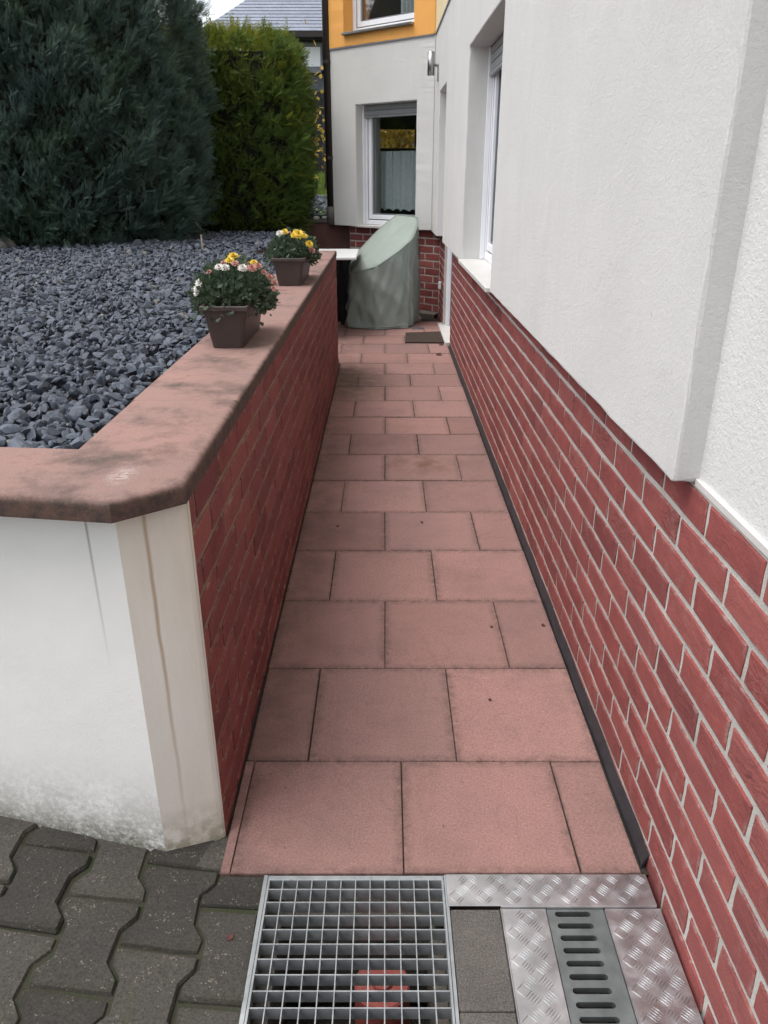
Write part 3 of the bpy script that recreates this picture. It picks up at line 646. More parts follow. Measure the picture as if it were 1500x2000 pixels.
# ------------------------------------------------------------------ gravel bed
tag(mesh('garden_bed', [(-.645, 1.54, .80), (-.645, 6.2, .80), (-12, 6.2, .80), (-12, 2.6, .80), (-1.02, 6.2, .80), (-1.02, 9.6, .80), (-12, 9.6, .80), (-1.02, 6.2, -.1), (-1.02, 9.6, -.1), (-.645, 6.2, -.1), (-2.3, 1.69, .80)],
         [(0, 1, 2, 3, 10), (4, 5, 6, 2), (4, 7, 8, 5), (1, 9, 7, 4)], 'soil'), kind='structure')
def ico(sub):
    bm = bmesh.new(); bmesh.ops.create_icosphere(bm, subdivisions=sub, radius=1); bm.verts.ensure_lookup_table()
    V = np.array([v.co[:] for v in bm.verts]); F = np.array([[v.index for v in f.verts] for f in bm.faces]); bm.free(); return V, F
def stones(name, P, size, sub, m, parent=None):
    V0, F0 = ico(sub); n, k = len(P), len(V0)
    sc = 1.04 * size[:, None] * np.stack([RNG.uniform(.75, 1.35, n), RNG.uniform(.6, 1.05, n), RNG.uniform(.4, .8, n)], 1)
    V = V0[None] * (1 + RNG.uniform(-.12, .1, (n, k, 1)))
    # random cutting plane gives broken, flat faces
    for _ in range(8):
        d = RNG.normal(size=(n, 3)); d /= np.linalg.norm(d, axis=1)[:, None]; c = RNG.uniform(.38, .72, (n, 1))
        h = np.einsum('nkc,nc->nk', V, d); V = V - np.maximum(h - c, 0)[..., None] * d[:, None, :]
    V = V * sc[:, None, :]
    q = RNG.normal(size=(n, 4)) * np.array([1, .45, .45, 1.2]); q /= np.linalg.norm(q, axis=1)[:, None]; a, b, c, d = q.T
    M = np.stack([np.stack([1-2*(c*c+d*d), 2*(b*c-a*d), 2*(b*d+a*c)], 1), np.stack([2*(b*c+a*d), 1-2*(b*b+d*d), 2*(c*d-a*b)], 1), np.stack([2*(b*d-a*c), 2*(c*d+a*b), 1-2*(b*b+c*c)], 1)], 1)
    V = np.einsum('nij,nkj->nki', M, V) + P[:, None, :]
    F = (F0[None] + (np.arange(n)*k)[:, None, None]).reshape(-1, 3)
    return npmesh(name, V.reshape(-1, 3), F, m, parent, kind='stuff')
def scatter(y0, y1, sp, inside):
    g = []
    for y in np.arange(y0, y1, sp):
        for x in np.arange(-.68, -5.2, -sp): g.append((x, y))
    g = np.array(g) + RNG.uniform(-sp*.48, sp*.48, (len(g), 2)); return g[[inside(*p) for p in g]]
infr = lambda x, y: x < -.655 and y > 1.555 + max(0, -.66-x)*.10 and x > -.66*y - .85
gA = scatter(1.5, 3.6, .0238, infr); gB = scatter(3.6, 6.25, .029, infr); gC = scatter(6.25, 8.8, .042, lambda x, y: x < -1.05 and x > -.58*y - .3)
allP = []
for g, lo, hi in ((gA, .012, .0235), (gB, .014, .025), (gC, .018, .03)):
    n = len(g); size = RNG.uniform(lo, hi, n) * np.exp(RNG.normal(size=n)*.22)
    z = .866 + RNG.uniform(-.018, .012, n) + .006*np.sin(g[:, 0]*9)*np.cos(g[:, 1]*7)
    allP.append((np.column_stack([g, z]), size))
gr = stones('gravel', allP[0][0], allP[0][1], 2, 'stone'); tag(gr, 'near blue grey gravel filling the bed behind the coping', 'gravel', kind='stuff')
P2 = np.vstack([allP[1][0], allP[2][0]]); S2 = np.concatenate([allP[1][1], allP[2][1]])
tag(stones('gravel', P2, S2, 2, 'stone'), 'farther blue grey gravel running back to the dark hedge', 'gravel', kind='stuff')

# ------------------------------------------------------------------ conifers
def spray_mesh(name, pos, out, size, m, parent, droop=0., pairs=6, wid=.34, jitter=.5, up=.5, tuft=1):
    """flat fern-like sprays: a stem and opposite leaflets"""
    n = len(pos)
    if tuft > 1:                             # every point becomes a tuft of sprays sharing one axis
        ax = out + np.array([0, 0, up]) + RNG.normal(size=(n, 3))*.38; ax /= np.linalg.norm(ax, axis=1)[:, None]
        tr_ = RNG.random(n); L = size.mean()
        out = np.repeat(ax, tuft, 0); pos = np.repeat(pos, tuft, 0); q_ = RNG.random((len(pos), 1)); pos = pos + out*q_*L*.7 + RNG.normal(size=pos.shape)*L*.20
        size = np.repeat(size, tuft)*RNG.uniform(.6, 1.15, len(pos)); n = len(pos); up = 0; tr_ = np.repeat(tr_, tuft)
    else: tr_ = RNG.random(n)
    d = out + np.array([0, 0, up]) + RNG.normal(size=(n, 3))*jitter; d[:, 2] -= droop; d /= np.linalg.norm(d, axis=1)[:, None]
    sd = np.cross(d, RNG.normal(size=(n, 3))*.45 + out*1.0 + np.array([.0, .0, .25])); sd /= np.linalg.norm(sd, axis=1)[:, None]
    nn = np.cross(d, sd)
    quads = []
    lw = .016
    quads.append([(0, -lw*.4, 0), (.55, -lw*.5, .02), (1.0, 0, -.02), (.55, lw*.5, .02)])
    for i in range(pairs):
        x = .08 + .70*i/(pairs-1); L = .30 * (1 - .45*i/(pairs-1))
        for sg in (-1, 1):
            a = R(24 + 4*i); ex, ey = math.cos(a)*L, math.sin(a)*L*sg; wx, wy = -math.sin(a)*lw*1.5*sg, math.cos(a)*lw*1.5
            quads.append([(x, 0, 0), (x+ex*.55+wx, ey*.55+wy, .05), (x+ex, ey, -.03), (x+ex*.55-wx, ey*.55-wy, .03)])
    T = np.array(quads).reshape(-1, 3); k = len(T)
    V = pos[:, None, :] + size[:, None, None]*(T[None, :, 0:1]*d[:, None, :] + T[None, :, 1:2]*sd[:, None, :]*(wid/.34) + T[None, :, 2:3]*nn[:, None, :])
    V[:, :, 2] -= (size[:, None]*T[None, :, 0]**2*droop*.25)
    F = np.arange(n*k).reshape(-1, 4)
    ob = npmesh(name, V.reshape(-1, 3), F, m, parent, kind=None)
    at_ = ob.data.attributes.new('rnd', 'FLOAT', 'POINT'); at_.data.foreach_set('value', np.repeat((tr_*.5 + RNG.random(n)*.5)*.8, k).astype(np.float32)); return ob
def interp(z, zs, rs): return np.interp(z, zs, rs)
# big blue-green cypress
tc = np.array([-3.35, 8.2]); zs = [.80, 1.1, 1.7, 2.8, 3.8, 4.6, 5.3]; rs = [1.40, 1.53, 1.56, 1.47, 1.02, .6, .05]
tr = thing('cypress_tree', 'broad blue green cypress towering at left behind the gravel', 'tree', (tc[0], tc[1], .8))
def crown_pts(n, c, zs, rs, depth, a0, a1, zmax=None, wob=.10, sq=(1, 1), expo=2):
    z = RNG.uniform(zs[0]+.02, zmax or zs[-1]-.05, n); a = RNG.uniform(a0, a1, n); r = interp(z, zs, rs)
    lump = wob*(np.sin(a*9+z*5)*.35 + np.sin(a*17-z*11)*.3 + np.sin(a*5+z*2.3+1)*.35)
    ca, sa = np.cos(a), np.sin(a)
    if expo != 2:
        k = (np.abs(ca)**expo + np.abs(sa)**expo)**(-1/expo); ca, sa = ca*k, sa*k
    r = r*(1+lump) - RNG.random(n)**1.6*depth
    p = np.column_stack([c[0]+ca*r*sq[0], c[1]+sa*r*sq[1], z]); o = np.column_stack([np.cos(a), np.sin(a), np.zeros(n)]); return p, o
p, o = crown_pts(3300, tc, zs, rs, .22, R(-150), R(25), 3.3)
spray_mesh('foliage', p, o, RNG.uniform(.075, .145, len(p)), 'cyp', tr, droop=.02, jitter=.34, up=1.05, tuft=16)
p, o = crown_pts(3500, tc, zs, rs, .25, 0, 6.283)
spray_mesh('foliage', p, o, RNG.uniform(.12, .24, len(p)), 'cyp', tr, droop=.1, jitter=.4, up=.5)
def core(name, c, zs, rs, f, m, parent, sq=(1, 1), expo=2, off=.2):  # opaque hull that blocks the view through and paints the crown's inner shade
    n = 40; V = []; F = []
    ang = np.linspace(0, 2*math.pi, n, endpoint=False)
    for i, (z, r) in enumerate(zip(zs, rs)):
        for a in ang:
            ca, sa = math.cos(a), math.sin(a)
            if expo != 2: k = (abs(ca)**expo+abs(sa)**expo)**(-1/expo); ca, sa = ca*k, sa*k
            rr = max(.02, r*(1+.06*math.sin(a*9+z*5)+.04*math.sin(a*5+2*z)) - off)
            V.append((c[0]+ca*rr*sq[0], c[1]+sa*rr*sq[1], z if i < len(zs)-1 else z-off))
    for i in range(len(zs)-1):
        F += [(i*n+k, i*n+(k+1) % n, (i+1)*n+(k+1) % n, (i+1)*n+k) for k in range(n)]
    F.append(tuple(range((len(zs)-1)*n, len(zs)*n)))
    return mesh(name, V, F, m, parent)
core('dark_crown_hull', tc, zs, rs, 1, 'core', tr, off=.24)
MB().tube([(tc[0], tc[1], .7), (tc[0], tc[1], 2.5), (tc[0]+.05, tc[1], 5)], [.12, .09, .02]).build('trunk', 'bark', tr)
# clipped green thuja
hc = np.array([-1.90, 9.75]); hz = [.82, 1.0, 1.4, 2.2, 2.62, 2.76]; hr = [.80, .90, .97, .95, .90, .74]
th = thing('thuja_hedge', 'clipped yellow green thuja hedge between the cypress and the house', 'hedge', (hc[0], hc[1], .8))
sqh = (1.0, .72)
p, o = crown_pts(1500, hc, hz, hr, .16, R(-160), R(60), 2.75, .05, sqh, 4)
spray_mesh('foliage', p, o, RNG.uniform(.08, .17, len(p)), 'thu', th, droop=.02, jitter=.42, up=.7, tuft=13)
p, o = crown_pts(420, hc, hz, hr, .05, R(-160), R(60), 2.75, .06, sqh, 4)
keep = RNG.random(len(p)) < np.clip((p[:, 2]-1.3)/1.3, .12, 1)
spray_mesh('foliage', p[keep], o[keep], RNG.uniform(.07, .14, keep.sum()), 'thu_tip', th, jitter=.45, up=.7, tuft=5)
n = 1500; a = RNG.uniform(0, 6.283, n); rr = np.sqrt(RNG.random(n))*.84
p = np.column_stack([hc[0]+np.cos(a)*rr*1.05, hc[1]+np.sin(a)*rr*sqh[1], 2.67+RNG.uniform(0, .1, n)]); o = np.column_stack([np.cos(a)*.3, np.sin(a)*.3, np.ones(n)*1.2])
spray_mesh('foliage', p, o, RNG.uniform(.08, .2, n), 'thu_tip', th, jitter=.3, up=.8)
n = 130; a = RNG.uniform(0, 6.283, n); rr = np.sqrt(RNG.random(n))*.8
p = np.column_stack([hc[0]+np.cos(a)*rr*1.05, hc[1]+np.sin(a)*rr*sqh[1], 2.70+RNG.uniform(0, .06, n)]); o = np.column_stack([np.cos(a)*.05, np.sin(a)*.05, np.ones(n)*1.5])
spray_mesh('foliage', p, o, RNG.uniform(.18, .30, n), 'thu_tip', th, jitter=.14, up=1.2, wid=.14)
core('dark_crown_hull', hc, hz, hr, 1, 'core', th, sqh, 4, .15)
MB().tube([(hc[0]-.3, hc[1], .7), (hc[0]-.3, hc[1], 2.4)], [.05, .02]).tube([(hc[0]+.4, hc[1], .7), (hc[0]+.42, hc[1], 2.4)], [.05, .02]).build('trunk', 'bark', th)

# ------------------------------------------------------------------ back of the garden
gs = [(9.9, .93), (11, 1.02), (12.5, 1.10), (13.2, 1.18), (14.2, 1.36), (16, 1.45), (22, 1.5), (120, 3)]
V = []; 
for y, z in gs: V += [(-60, y, z), (-2, y, z), (-.56, y, z + .02)]
tag(mesh('lawn', V, [(3*i+k, 3*i+k+1, 3*i+k+4, 3*i+k+3) for i in range(len(gs)-1) for k in range(2)], 'lawn_soil'), kind='structure')
n = 9000; gy_ = RNG.uniform(12.9, 15.5, n); gx_ = RNG.uniform(-2.2, -.3, n); gz_ = np.interp(gy_, [q[0] for q in gs], [q[1] for q in gs])
hgt = RNG.uniform(.04, .11, n); a = RNG.uniform(0, 6.28, n); wv = np.column_stack([np.cos(a), np.sin(a), 0*a])*.006; b0 = np.column_stack([gx_, gy_, gz_])
V = np.stack([b0-wv, b0+wv, b0+np.column_stack([RNG.normal(size=n)*.02, RNG.normal(size=n)*.02, hgt])], 1).reshape(-1, 3)
tag(npmesh('grass', V, np.arange(3*n).reshape(-1, 3), 'grass'), 'bright green lawn seen past the hedge', 'grass', kind='stuff')
n = 1500; P = np.column_stack([RNG.uniform(-1.7, -.45, n), RNG.uniform(9.95, 12.8, n), np.zeros(n)]); P[:, 2] = np.interp(P[:, 1], [q[0] for q in gs], [q[1] for q in gs]) + RNG.uniform(0, .03, n)
tag(stones('gravel', P, RNG.uniform(.025, .045, n), 1, 'stone'), 'grey gravel beyond the low planter wall at the back', 'gravel', kind='stuff')
pw = thing('planter_wall', 'low red brown concrete planter wall beside the downpipe', 'planter', (-.9, 9.8, 0))
MB().box((-1.7, 9.72, -.05), (-.42, 9.86, .915), .01).build('wall', 'plant_wall', pw); MB().box((-1.72, 9.70, .915), (-.42, 9.88, .95), .008).build('cap', 'concrete', pw)
for i, (x, y) in enumerate([(-.66, 9.80), (-.60, 9.78), (-.72, 9.82), (-.82, 9.79), (-.56, 9.83)]):
    V0, F0 = ico(2); s = .028 + .008*random.random()
    plab = ['larger white pebble on the planter edge next to the downpipe', 'white pebble on the planter edge, second from the downpipe', 'white pebble in the middle of the planter edge', 'white pebble farthest left on the planter edge', 'white pebble touching the foot of the downpipe']
    tag(mesh('pebble', [(x+v[0]*s*1.3, y+v[1]*s, .95+s*.62+v[2]*s*.65) for v in V0*(1+RNG.uniform(-.1, .1, (len(V0), 1)))], F0, 'pebble', None, True), plab[i], 'pebble', 'white pebbles on the planter')
# yellow shrub with bare brown stems
sh = thing('autumn_shrub', 'leggy shrub with yellow autumn leaves and bare brown stems', 'shrub', (-1.0, 13.2, 1.15))
b = MB(); tips = []
for i in range(16):
    x = -1.25 + random.uniform(-.2, .55); t = (x + random.uniform(-.15, .15), 13.3 + random.uniform(-.2, .2), random.uniform(1.6, 2.15)); b.tube([(x, 13.3, 1.1), ((x+t[0])/2+.03, 13.3, 1.5), t], [.016, .012, .005], 5); tips.append(t)
b.build('stem', 'bark', sh)
n = 90; P = np.array([-1.17, 13.25, 1.93]) + RNG.normal(size=(n, 3))*np.array([.09, .08, .16])
d1 = RNG.normal(size=(n, 3)); d1 /= np.linalg.norm(d1, axis=1)[:, None]; d2 = np.cross(d1, RNG.normal(size=(n, 3))); d2 /= np.linalg.norm(d2, axis=1)[:, None]
V = np.stack([P, P+d1*.04+d2*.025, P+d1*.085, P+d1*.04-d2*.025], 1).reshape(-1, 3); npmesh('leaves', V, np.arange(4*n).reshape(-1, 4), 'yleaf', sh)
# dark timber fence
fe = thing('timber_fence', 'dark stained timber board fence at the end of the garden', 'fence', (-1.5, 16, 1.4))
for i in range(26): box('board', (-3.4+i*.15, 16+.004*(i % 2), 1.3), (-3.4+i*.15+.142, 16.025+.004*(i % 2), 2.85+random.uniform(-.01, .01)), 'dark_wood', fe)
MB().box((-3.4, 16.03, 1.7), (.5, 16.08, 1.8)).box((-3.4, 16.03, 2.5), (.5, 16.08, 2.6)).build('rail', 'dark_wood', fe)
# neighbouring house
nh = thing('neighbour_house', 'distant house with blue grey slate hipped roof and slate walls', 'house', (-.5, 24, 0))
box('wall', (-4.0, 21.4, .5), (4, 29, 4.55), 'slate_w', nh)
E0, E1, F0_, F1_, ze, zr = -4.35, 4.4, 21.0, 29.4, 4.55, 7.9
mesh('roof', [(E0, F0_, ze), (E1, F0_, ze), (E1, F1_, ze), (E0, F1_, ze), (E0+4.2, 25.2, zr), (E1-4.2, 25.2, zr)], [(0, 1, 5, 4), (1, 2, 5), (2, 3, 4, 5), (3, 0, 4)], 'slate', nh)
bs = MB()
for i in range(40):                          # slate courses standing a little proud of each other
    t0, t1 = i/40, (i+1)/40; lf = lambda t: (E0+4.2*t, F0_+4.2*t, ze+(zr-ze)*t); rt = lambda t: (E1-4.2*t, F0_+4.2*t, ze+(zr-ze)*t)
    a, b_, c, d = lf(t0), rt(t0), rt(t1), lf(t1); up = (0, -.008, .010)
    bs.add([tuple(Vector(a)+Vector(up)), tuple(Vector(b_)+Vector(up)), c, d, a, b_], [(0, 1, 2, 3), (4, 5, 1, 0)])
bs.build('slate_courses', 'slate', nh)
box('gutter', (E0, 20.9, 4.42), (E1, 21.05, 4.53), 'pipe', nh); box('soffit', (E0+.02, 21.05, 4.40), (E1, 21.39, 4.50), 'dark_wood', nh)
def nwin(x0, x1, z0, z1):
    f = MB().box((x0-.09, 21.36, z0-.09), (x1+.09, 21.395, z1+.09)).build('window', 'pvcg', nh)
    box('pane', (x0, 21.34, z0), (x1, 21.358, z1), 'pvc', f); box('sill', (x0-.12, 21.26, z0-.14), (x1+.12, 21.355, z0-.095), 'pvcg', f)
nwin(-2.05, -1.56, 3.86, 4.27); nwin(-1.42, -1.1, 3.86, 4.27); nwin(-3.6, -3.0, 3.86, 4.27)
MB().box((-4.0, 21.33, 3.1), (4, 21.395, 3.18)).build('ledge', 'dark_wood', nh)
# yellow tree behind the bay, seen through its two windows
yt = thing('yellow_tree', 'yellow autumn tree seen through the bay window of the house', 'tree', (.2, 13.4, 0))
n = 2600; P = np.array([.2, 13.1, 2.0]) + RNG.normal(size=(n, 3))*np.array([.55, .3, .5])
d1 = RNG.normal(size=(n, 3)); d1 /= np.linalg.norm(d1, axis=1)[:, None]; d2 = np.cross(d1, RNG.normal(size=(n, 3))); d2 /= np.linalg.norm(d2, axis=1)[:, None]
V = np.stack([P, P+d1*.05+d2*.03, P+d1*.1, P+d1*.05-d2*.03], 1).reshape(-1, 3); npmesh('crown', V, np.arange(4*n).reshape(-1, 4), 'yleaf', yt)
MB().tube([(.2, 13.2, -.1), (.2, 13.15, 1.9)], [.06, .03]).build('trunk', 'bark', yt)

# ------------------------------------------------------------------ things on and round the house
dp = thing('downpipe', 'dark brown downpipe at the corner of the orange bay', 'downpipe', (-.63, 9.72, .95))
MB().tube([(-.633, 9.64, 1.10), (-.633, 9.64, 6.0)], .042, 14).build('pipe', 'pipe', dp, True)
MB().tube([(-.633, 9.64, .90), (-.633, 9.64, 1.101)], .050, 14).build('standpipe', 'pipe_g', dp, True)
for z in (1.6, 2.55): MB().tube([(-.633, 9.64, z), (-.633, 9.64, z+.035)], .048, 14).build('bracket', 'pipe', dp)
wl_ = thing('wall_lamp', 'stainless steel cylinder up and down lamp by the house corner', 'lamp', (.45, 8.2, 2.3))
LX, LY = .425, 8.15
MB().tube([(LX, LY, 2.28), (LX, LY, 2.47)], .033, 20).build('cylinder', 'steel', wl_, True)
MB().box((.483, LY-.03, 2.23), (.5025, LY+.03, 2.37), .003).build('wall_plate', 'steel', wl_); MB().tube([(LX+.02, LY, 2.375), (.492, LY, 2.355)], .012, 8).build('arm', 'steel', wl_)
MB().tube([(LX, LY, 2.4702), (LX, LY, 2.472)], .026, 16).build('lens', 'pvcg', wl_)
so = thing('outdoor_socket', 'small white outdoor socket box on the brick plinth by the door', 'socket', (.576, 8.3, .37))
MB().box((.555, 8.24, .345), (.585, 8.31, .42), .006).build('box', 'pvc', so); MB().box((.5535, 8.248, .352), (.556, 8.302, .405), .001).build('flap', 'table', so)
tag(MB().prism([(.19, 7.17), (.555, 7.16), (.566, 7.70), (.202, 7.64)], .001, .014, .004).build('doormat', 'mat_b'), 'dark brown doormat in front of the side door sill', 'doormat')
tag(MB().prism([(.272, 7.88), (.39, 7.88), (.395, 7.98), (.278, 7.98)], .001, .007, .002).build('floor_drain_cover', 'galv_d'), 'small grey drain cover flush with the slabs beyond the doormat', 'drain cover')
# black edging along the foot of the brick wall
es = thing('edging_strip', 'black plastic edging strip along the foot of the right brick wall', 'edging', (.58, 4, 0))
n = 60; V = []
for i in range(n+1):
    y = 1.262 + (6.95-1.262)*i/n; j = .0018*math.sin(i*1.7) + .001*math.sin(i*.6)
    V += [(.5745, y, -.012), (.5755+j, y, .006), (.587, y, .034+j*1.5), (.5895, y, .034+j*1.5), (.581+j, y, .002), (.5795, y, -.02)]
mesh('strip', V, [(6*i+k, 6*i+k+1, 6*i+k+7, 6*i+k+6) for i in range(n) for k in range(5)] + [(0, 5, 4, 3, 2, 1)], 'black_pl', es)

# covered garden chairs
top = [(-.351, 7.95, .533), (-.085, 7.85, .612), (.14, 7.9, .755), (.272, 8.0, .861), (.333, 8.2, .983), (.33, 8.4, 1.041), (.122, 8.5, 1.056), (-.064, 8.5, .917), (-.266, 8.4, .723), (-.355, 8.2, .606)]
bot = [(-.375, 7.95, .012), (-.09, 7.84, .006), (.225, 7.93, .008), (.285, 8.08, .012), (.352, 8.3, .02), (.352, 8.5, .02), (.12, 8.62, .02), (-.08, 8.62, .02), (-.30, 8.52, .02), (-.39, 8.22, .02)]
def closed(P, n):
    P = np.array(P); k = len(P); out = []
    for i in range(n):
        t = i/n*k; j = int(t); f = t-j; p0, p1, p2, p3 = P[(j-1) % k], P[j % k], P[(j+1) % k], P[(j+2) % k]
        cr = .5*((2*p1) + (-p0+p2)*f + (2*p0-5*p1+4*p2-p3)*f*f + (-p0+3*p1-3*p2+p3)*f**3); out.append(.25*cr + .75*(p1*(1-f)+p2*f))
    return np.array(out)
NC = 110; T = closed(top, NC); B = closed(bot, NC); cen = T.mean(0); V = []; F = []; NR = 30
for r_ in range(NR+1):
    t = r_/NR
    for i in range(NC):
        p = B[i]*(1-t) + T[i]*t
        out = np.array([p[0]-.0, p[1]-8.2, 0]); out /= np.linalg.norm(out)+1e-6
        u = i/NC*6.283
        bulge = .012*math.sin(math.pi*t)
        fold = (.014*(1-2*abs(math.sin(u*3.5+t*2.1))) + .013*(1-2*abs(math.sin(u*8.5-t*3.5+1))) + .008*(1-2*abs(math.sin(u*15+t*6))))*(1-t)**.55*min(1, t*8+.35) + (.010*(1-2*abs(math.sin(u*4+5*t))) + .006*(1-2*abs(math.sin(u*11-9*t))))*math.sin(math.pi*t)
        hem = .012*math.sin(u*11)*(1-t)**6
        V.append(tuple(p + out*(bulge+fold+hem)))
base = NR*NC
for q in range(1, 9):                        # top panel
    f = 1 - (q/9)**1.0
    for i in range(NC):
        p = cen + (T[i]-cen)*f; p = p + np.array([0, 0, .035*math.sin(math.pi/2*min(1, q/4)) + .006*math.sin(p[0]*30+p[1]*11)*(q/9)])
        V.append(tuple(p))
V.append(tuple(cen + np.array([0, 0, .036])))
NRT = NR + 8
for r_ in range(NRT): F += [(r_*NC+i, r_*NC+(i+1) % NC, (r_+1)*NC+(i+1) % NC, (r_+1)*NC+i) for i in range(NC)]
F += [(NRT*NC+i, NRT*NC+(i+1) % NC, len(V)-1) for i in range(NC)]
cv = tag(mesh('furniture_cover', V, F, 'cover', None, True), 'grey green tarpaulin cover over stacked garden chairs at the path end', 'furniture cover')
b = MB()
for (i0, tA) in ((28, 0), (31, 0)):
    pass
b = MB(); sm = []
for i in range(0, NC+1, 2): sm.append(Vector(V[NR*NC + i % NC]) + Vector((0, 0, .002)))
b.tube(sm, .0045, 5, False).build('seam', 'cover', cv, True)
for i_ in (22, 40, 96): MB().tube([Vector(V[r_*NC+i_]) for r_ in range(0, NR+1, 2)], .004, 5, False).build('seam', 'cover', cv, True)
MB().tube([Vector(V[NC+i_ % NC]) for i_ in range(0, NC+2, 2)], .006, 5, False).build('hem', 'cover', cv, True)
# white table and the black box under it
tb = thing('garden_table', 'white topped garden table half hidden behind the garden wall', 'table', (-.6, 7.8, 0))
MB().box((-1.15, 7.34, .722), (-.262, 8.2, .75), .006).build('table_top', 'table', tb)
for x, y in ((-1.1, 7.38), (-.44, 8.15), (-1.1, 8.15), (-.52, 7.38)): MB().box((x-.02, y-.02, 0), (x+.02, y+.02, .722), .003).build('leg', 'black', tb)
sb = thing('storage_box', 'black box standing in the shade under the white table', 'box', (-.6, 7.8, 0))
MB().box((-1.02, 8.32, .015), (-.31, 8.82, .66), .012).build('body', 'black', sb); MB().box((-1.04, 8.30, .662), (-.30, 8.84, .695), .008).build('lid', 'black', sb)

# ------------------------------------------------------------------ flower boxes
def flower_box(label, x0, x1, y0, y1, z0, seed, flowers, spread):
    rr = np.random.default_rng(seed); cx, cy = (x0+x1)/2, (y0+y1)/2
    t = thing('flower_box', label, 'flower box', (cx, cy, z0), 'flower boxes on the coping')
    Hb = .135; tp = .021; L = [(x0+tp, y0+tp), (x1-tp, y0+tp), (x1-tp, y1-tp), (x0+tp, y1-tp)]; U = [(x0, y0), (x1, y0), (x1, y1), (x0, y1)]; I = [(x0+.006, y0+.006), (x1-.006, y0+.006), (x1-.006, y1-.006), (x0+.006, y1-.006)]
    V = [(x, y, z0+.0015) for x, y in L] + [(x, y, z0+Hb) for x, y in U] + [(x, y, z0+Hb) for x, y in I] + [(x+(cx-x)*.05, y+(cy-y)*.05, z0+Hb-.04) for x, y in I]
    F = [(3, 2, 1, 0)] + [(i, (i+1) % 4, 4+(i+1) % 4, 4+i) for i in range(4)] + [(4+i, 4+(i+1) % 4, 8+(i+1) % 4, 8+i) for i in range(4)] + [(8+i, 8+(i+1) % 4, 12+(i+1) % 4, 12+i) for i in range(4)]
    o = mesh('trough', V, F, 'brown_pl', t)
    bm = bmesh.new(); bm.from_mesh(o.data); bmesh.ops.bevel(bm, geom=[e for e in bm.edges if len(e.link_faces) == 2 and e.calc_face_angle(0) > .9 and abs(e.verts[0].co.z-e.verts[1].co.z) > .08], offset=.012, segments=2, profile=.5, affect='EDGES'); bm.to_mesh(o.data); bm.free()
    rim = MB()
    for a, c in (((x0-.006, y0-.006), (x1+.006, y0+.004)), ((x0-.006, y1-.004), (x1+.006, y1+.006)), ((x0-.006, y0+.004), (x0+.004, y1-.004)), ((x1-.004, y0+.004), (x1+.006, y1-.004))):
        rim.box((a[0], a[1], z0+Hb-.012), (c[0], c[1], z0+Hb+.004), .002)
    rim.build('rim', 'brown_pl', o)
    mesh('soil', [(x+(cx-x)*.04, y+(cy-y)*.04, z0+Hb-.025) for x, y in I], [(0, 1, 2, 3)], 'soil', t)
    # leafy dome
    zc = z0+Hb-.02; ex, ey, ez = spread; n = 2600
    d = rr.normal(size=(n, 3)); d[:, 2] = np.abs(d[:, 2])*.9 - .12; d /= np.linalg.norm(d, axis=1)[:, None]; rad = rr.uniform(.35, 1, n)**.5*rr.uniform(.88, 1.07, n)
    P = np.array([cx, cy, zc]) + d*rad[:, None]*np.array([ex, ey, ez]); keep = (P[:, 2] > z0+Hb+.004) | (np.abs(P[:, 0]-cx) > (x1-x0)/2+.004) | (P[:, 1] < y0-.004); P = P[keep]; d = d[keep]; n = len(P)
    dd = d + rr.normal(size=(n, 3))*.7 + np.array([0, 0, .25]); dd /= np.linalg.norm(dd, axis=1)[:, None]; sd = np.cross(dd, rr.normal(size=(n, 3))); sd /= np.linalg.norm(sd, axis=1)[:, None]; s = rr.uniform(.014, .030, n)[:, None]
    nn = np.cross(dd, sd)
    tpl = [(0, 0, 0), (.3, .22, .04), (.45, .12, .03), (.7, .30, .02), (1, 0, -.08), (.7, -.30, .02), (.45, -.12, .03), (.3, -.22, .04)]
    V = np.stack([P + s*(a*dd + b*sd + c*nn) for a, b, c in tpl], 1).reshape(-1, 3); npmesh('foliage', V, np.arange(8*n).reshape(-1, 8), 'mum', t)
    st = MB()
    for i in range(46):
        q = P[rr.integers(n)]; st.tube([(cx+(q[0]-cx)*.25, cy+(q[1]-cy)*.4, z0+Hb-.03), (cx+(q[0]-cx)*.6, cy+(q[1]-cy)*.65, (q[2]+z0+Hb)/2+.01), tuple(q)], [.0028, .0022, .0014], 4, False)
    st.build('stems', 'mum', t)
    for (fx, fy, fz, rad, col) in flowers:
        b = MB(); ctr = Vector((fx, fy, fz)); ax = (ctr - Vector((cx, cy, zc-.05))).normalized(); ax = (ax + Vector((0, -.15, .25))).normalized(); u = ax.orthogonal().normalized(); v = ax.cross(u)
        for ring, (cnt, ln, lift) in enumerate(((15, 1.0, .12), (12, .82, .5), (9, .6, .95), (6, .38, 1.4))):
            for k in range(cnt):
                aa = 6.283*k/cnt + ring*.4 + rr.uniform(-.1, .1); rd = u*math.cos(aa) + v*math.sin(aa); tg = -u*math.sin(aa) + v*math.cos(aa)
                dr = (rd*math.cos(lift) + ax*math.sin(lift)); ll = rad*ln*rr.uniform(.88, 1.08); wd = rad*.16
                b0 = ctr + ax*rad*.06*ring
                b.add([b0, b0+dr*ll*.55+tg*wd, b0+dr*ll-ax*rad*.06, b0+dr*ll*.55-tg*wd], [(0, 1, 2, 3)])
        b.build('flower', col, t)
    return t
HR = math.atan(655/1500)
def at(x, y, Y):
    a = (x-752)/1500; bq = (1000-y)/1500; c, s = math.cos(HR), math.sin(HR); r = (a, c+bq*s, -s+bq*c); k = Y/r[1]; return (r[0]*k, Y, H+r[2]*k)
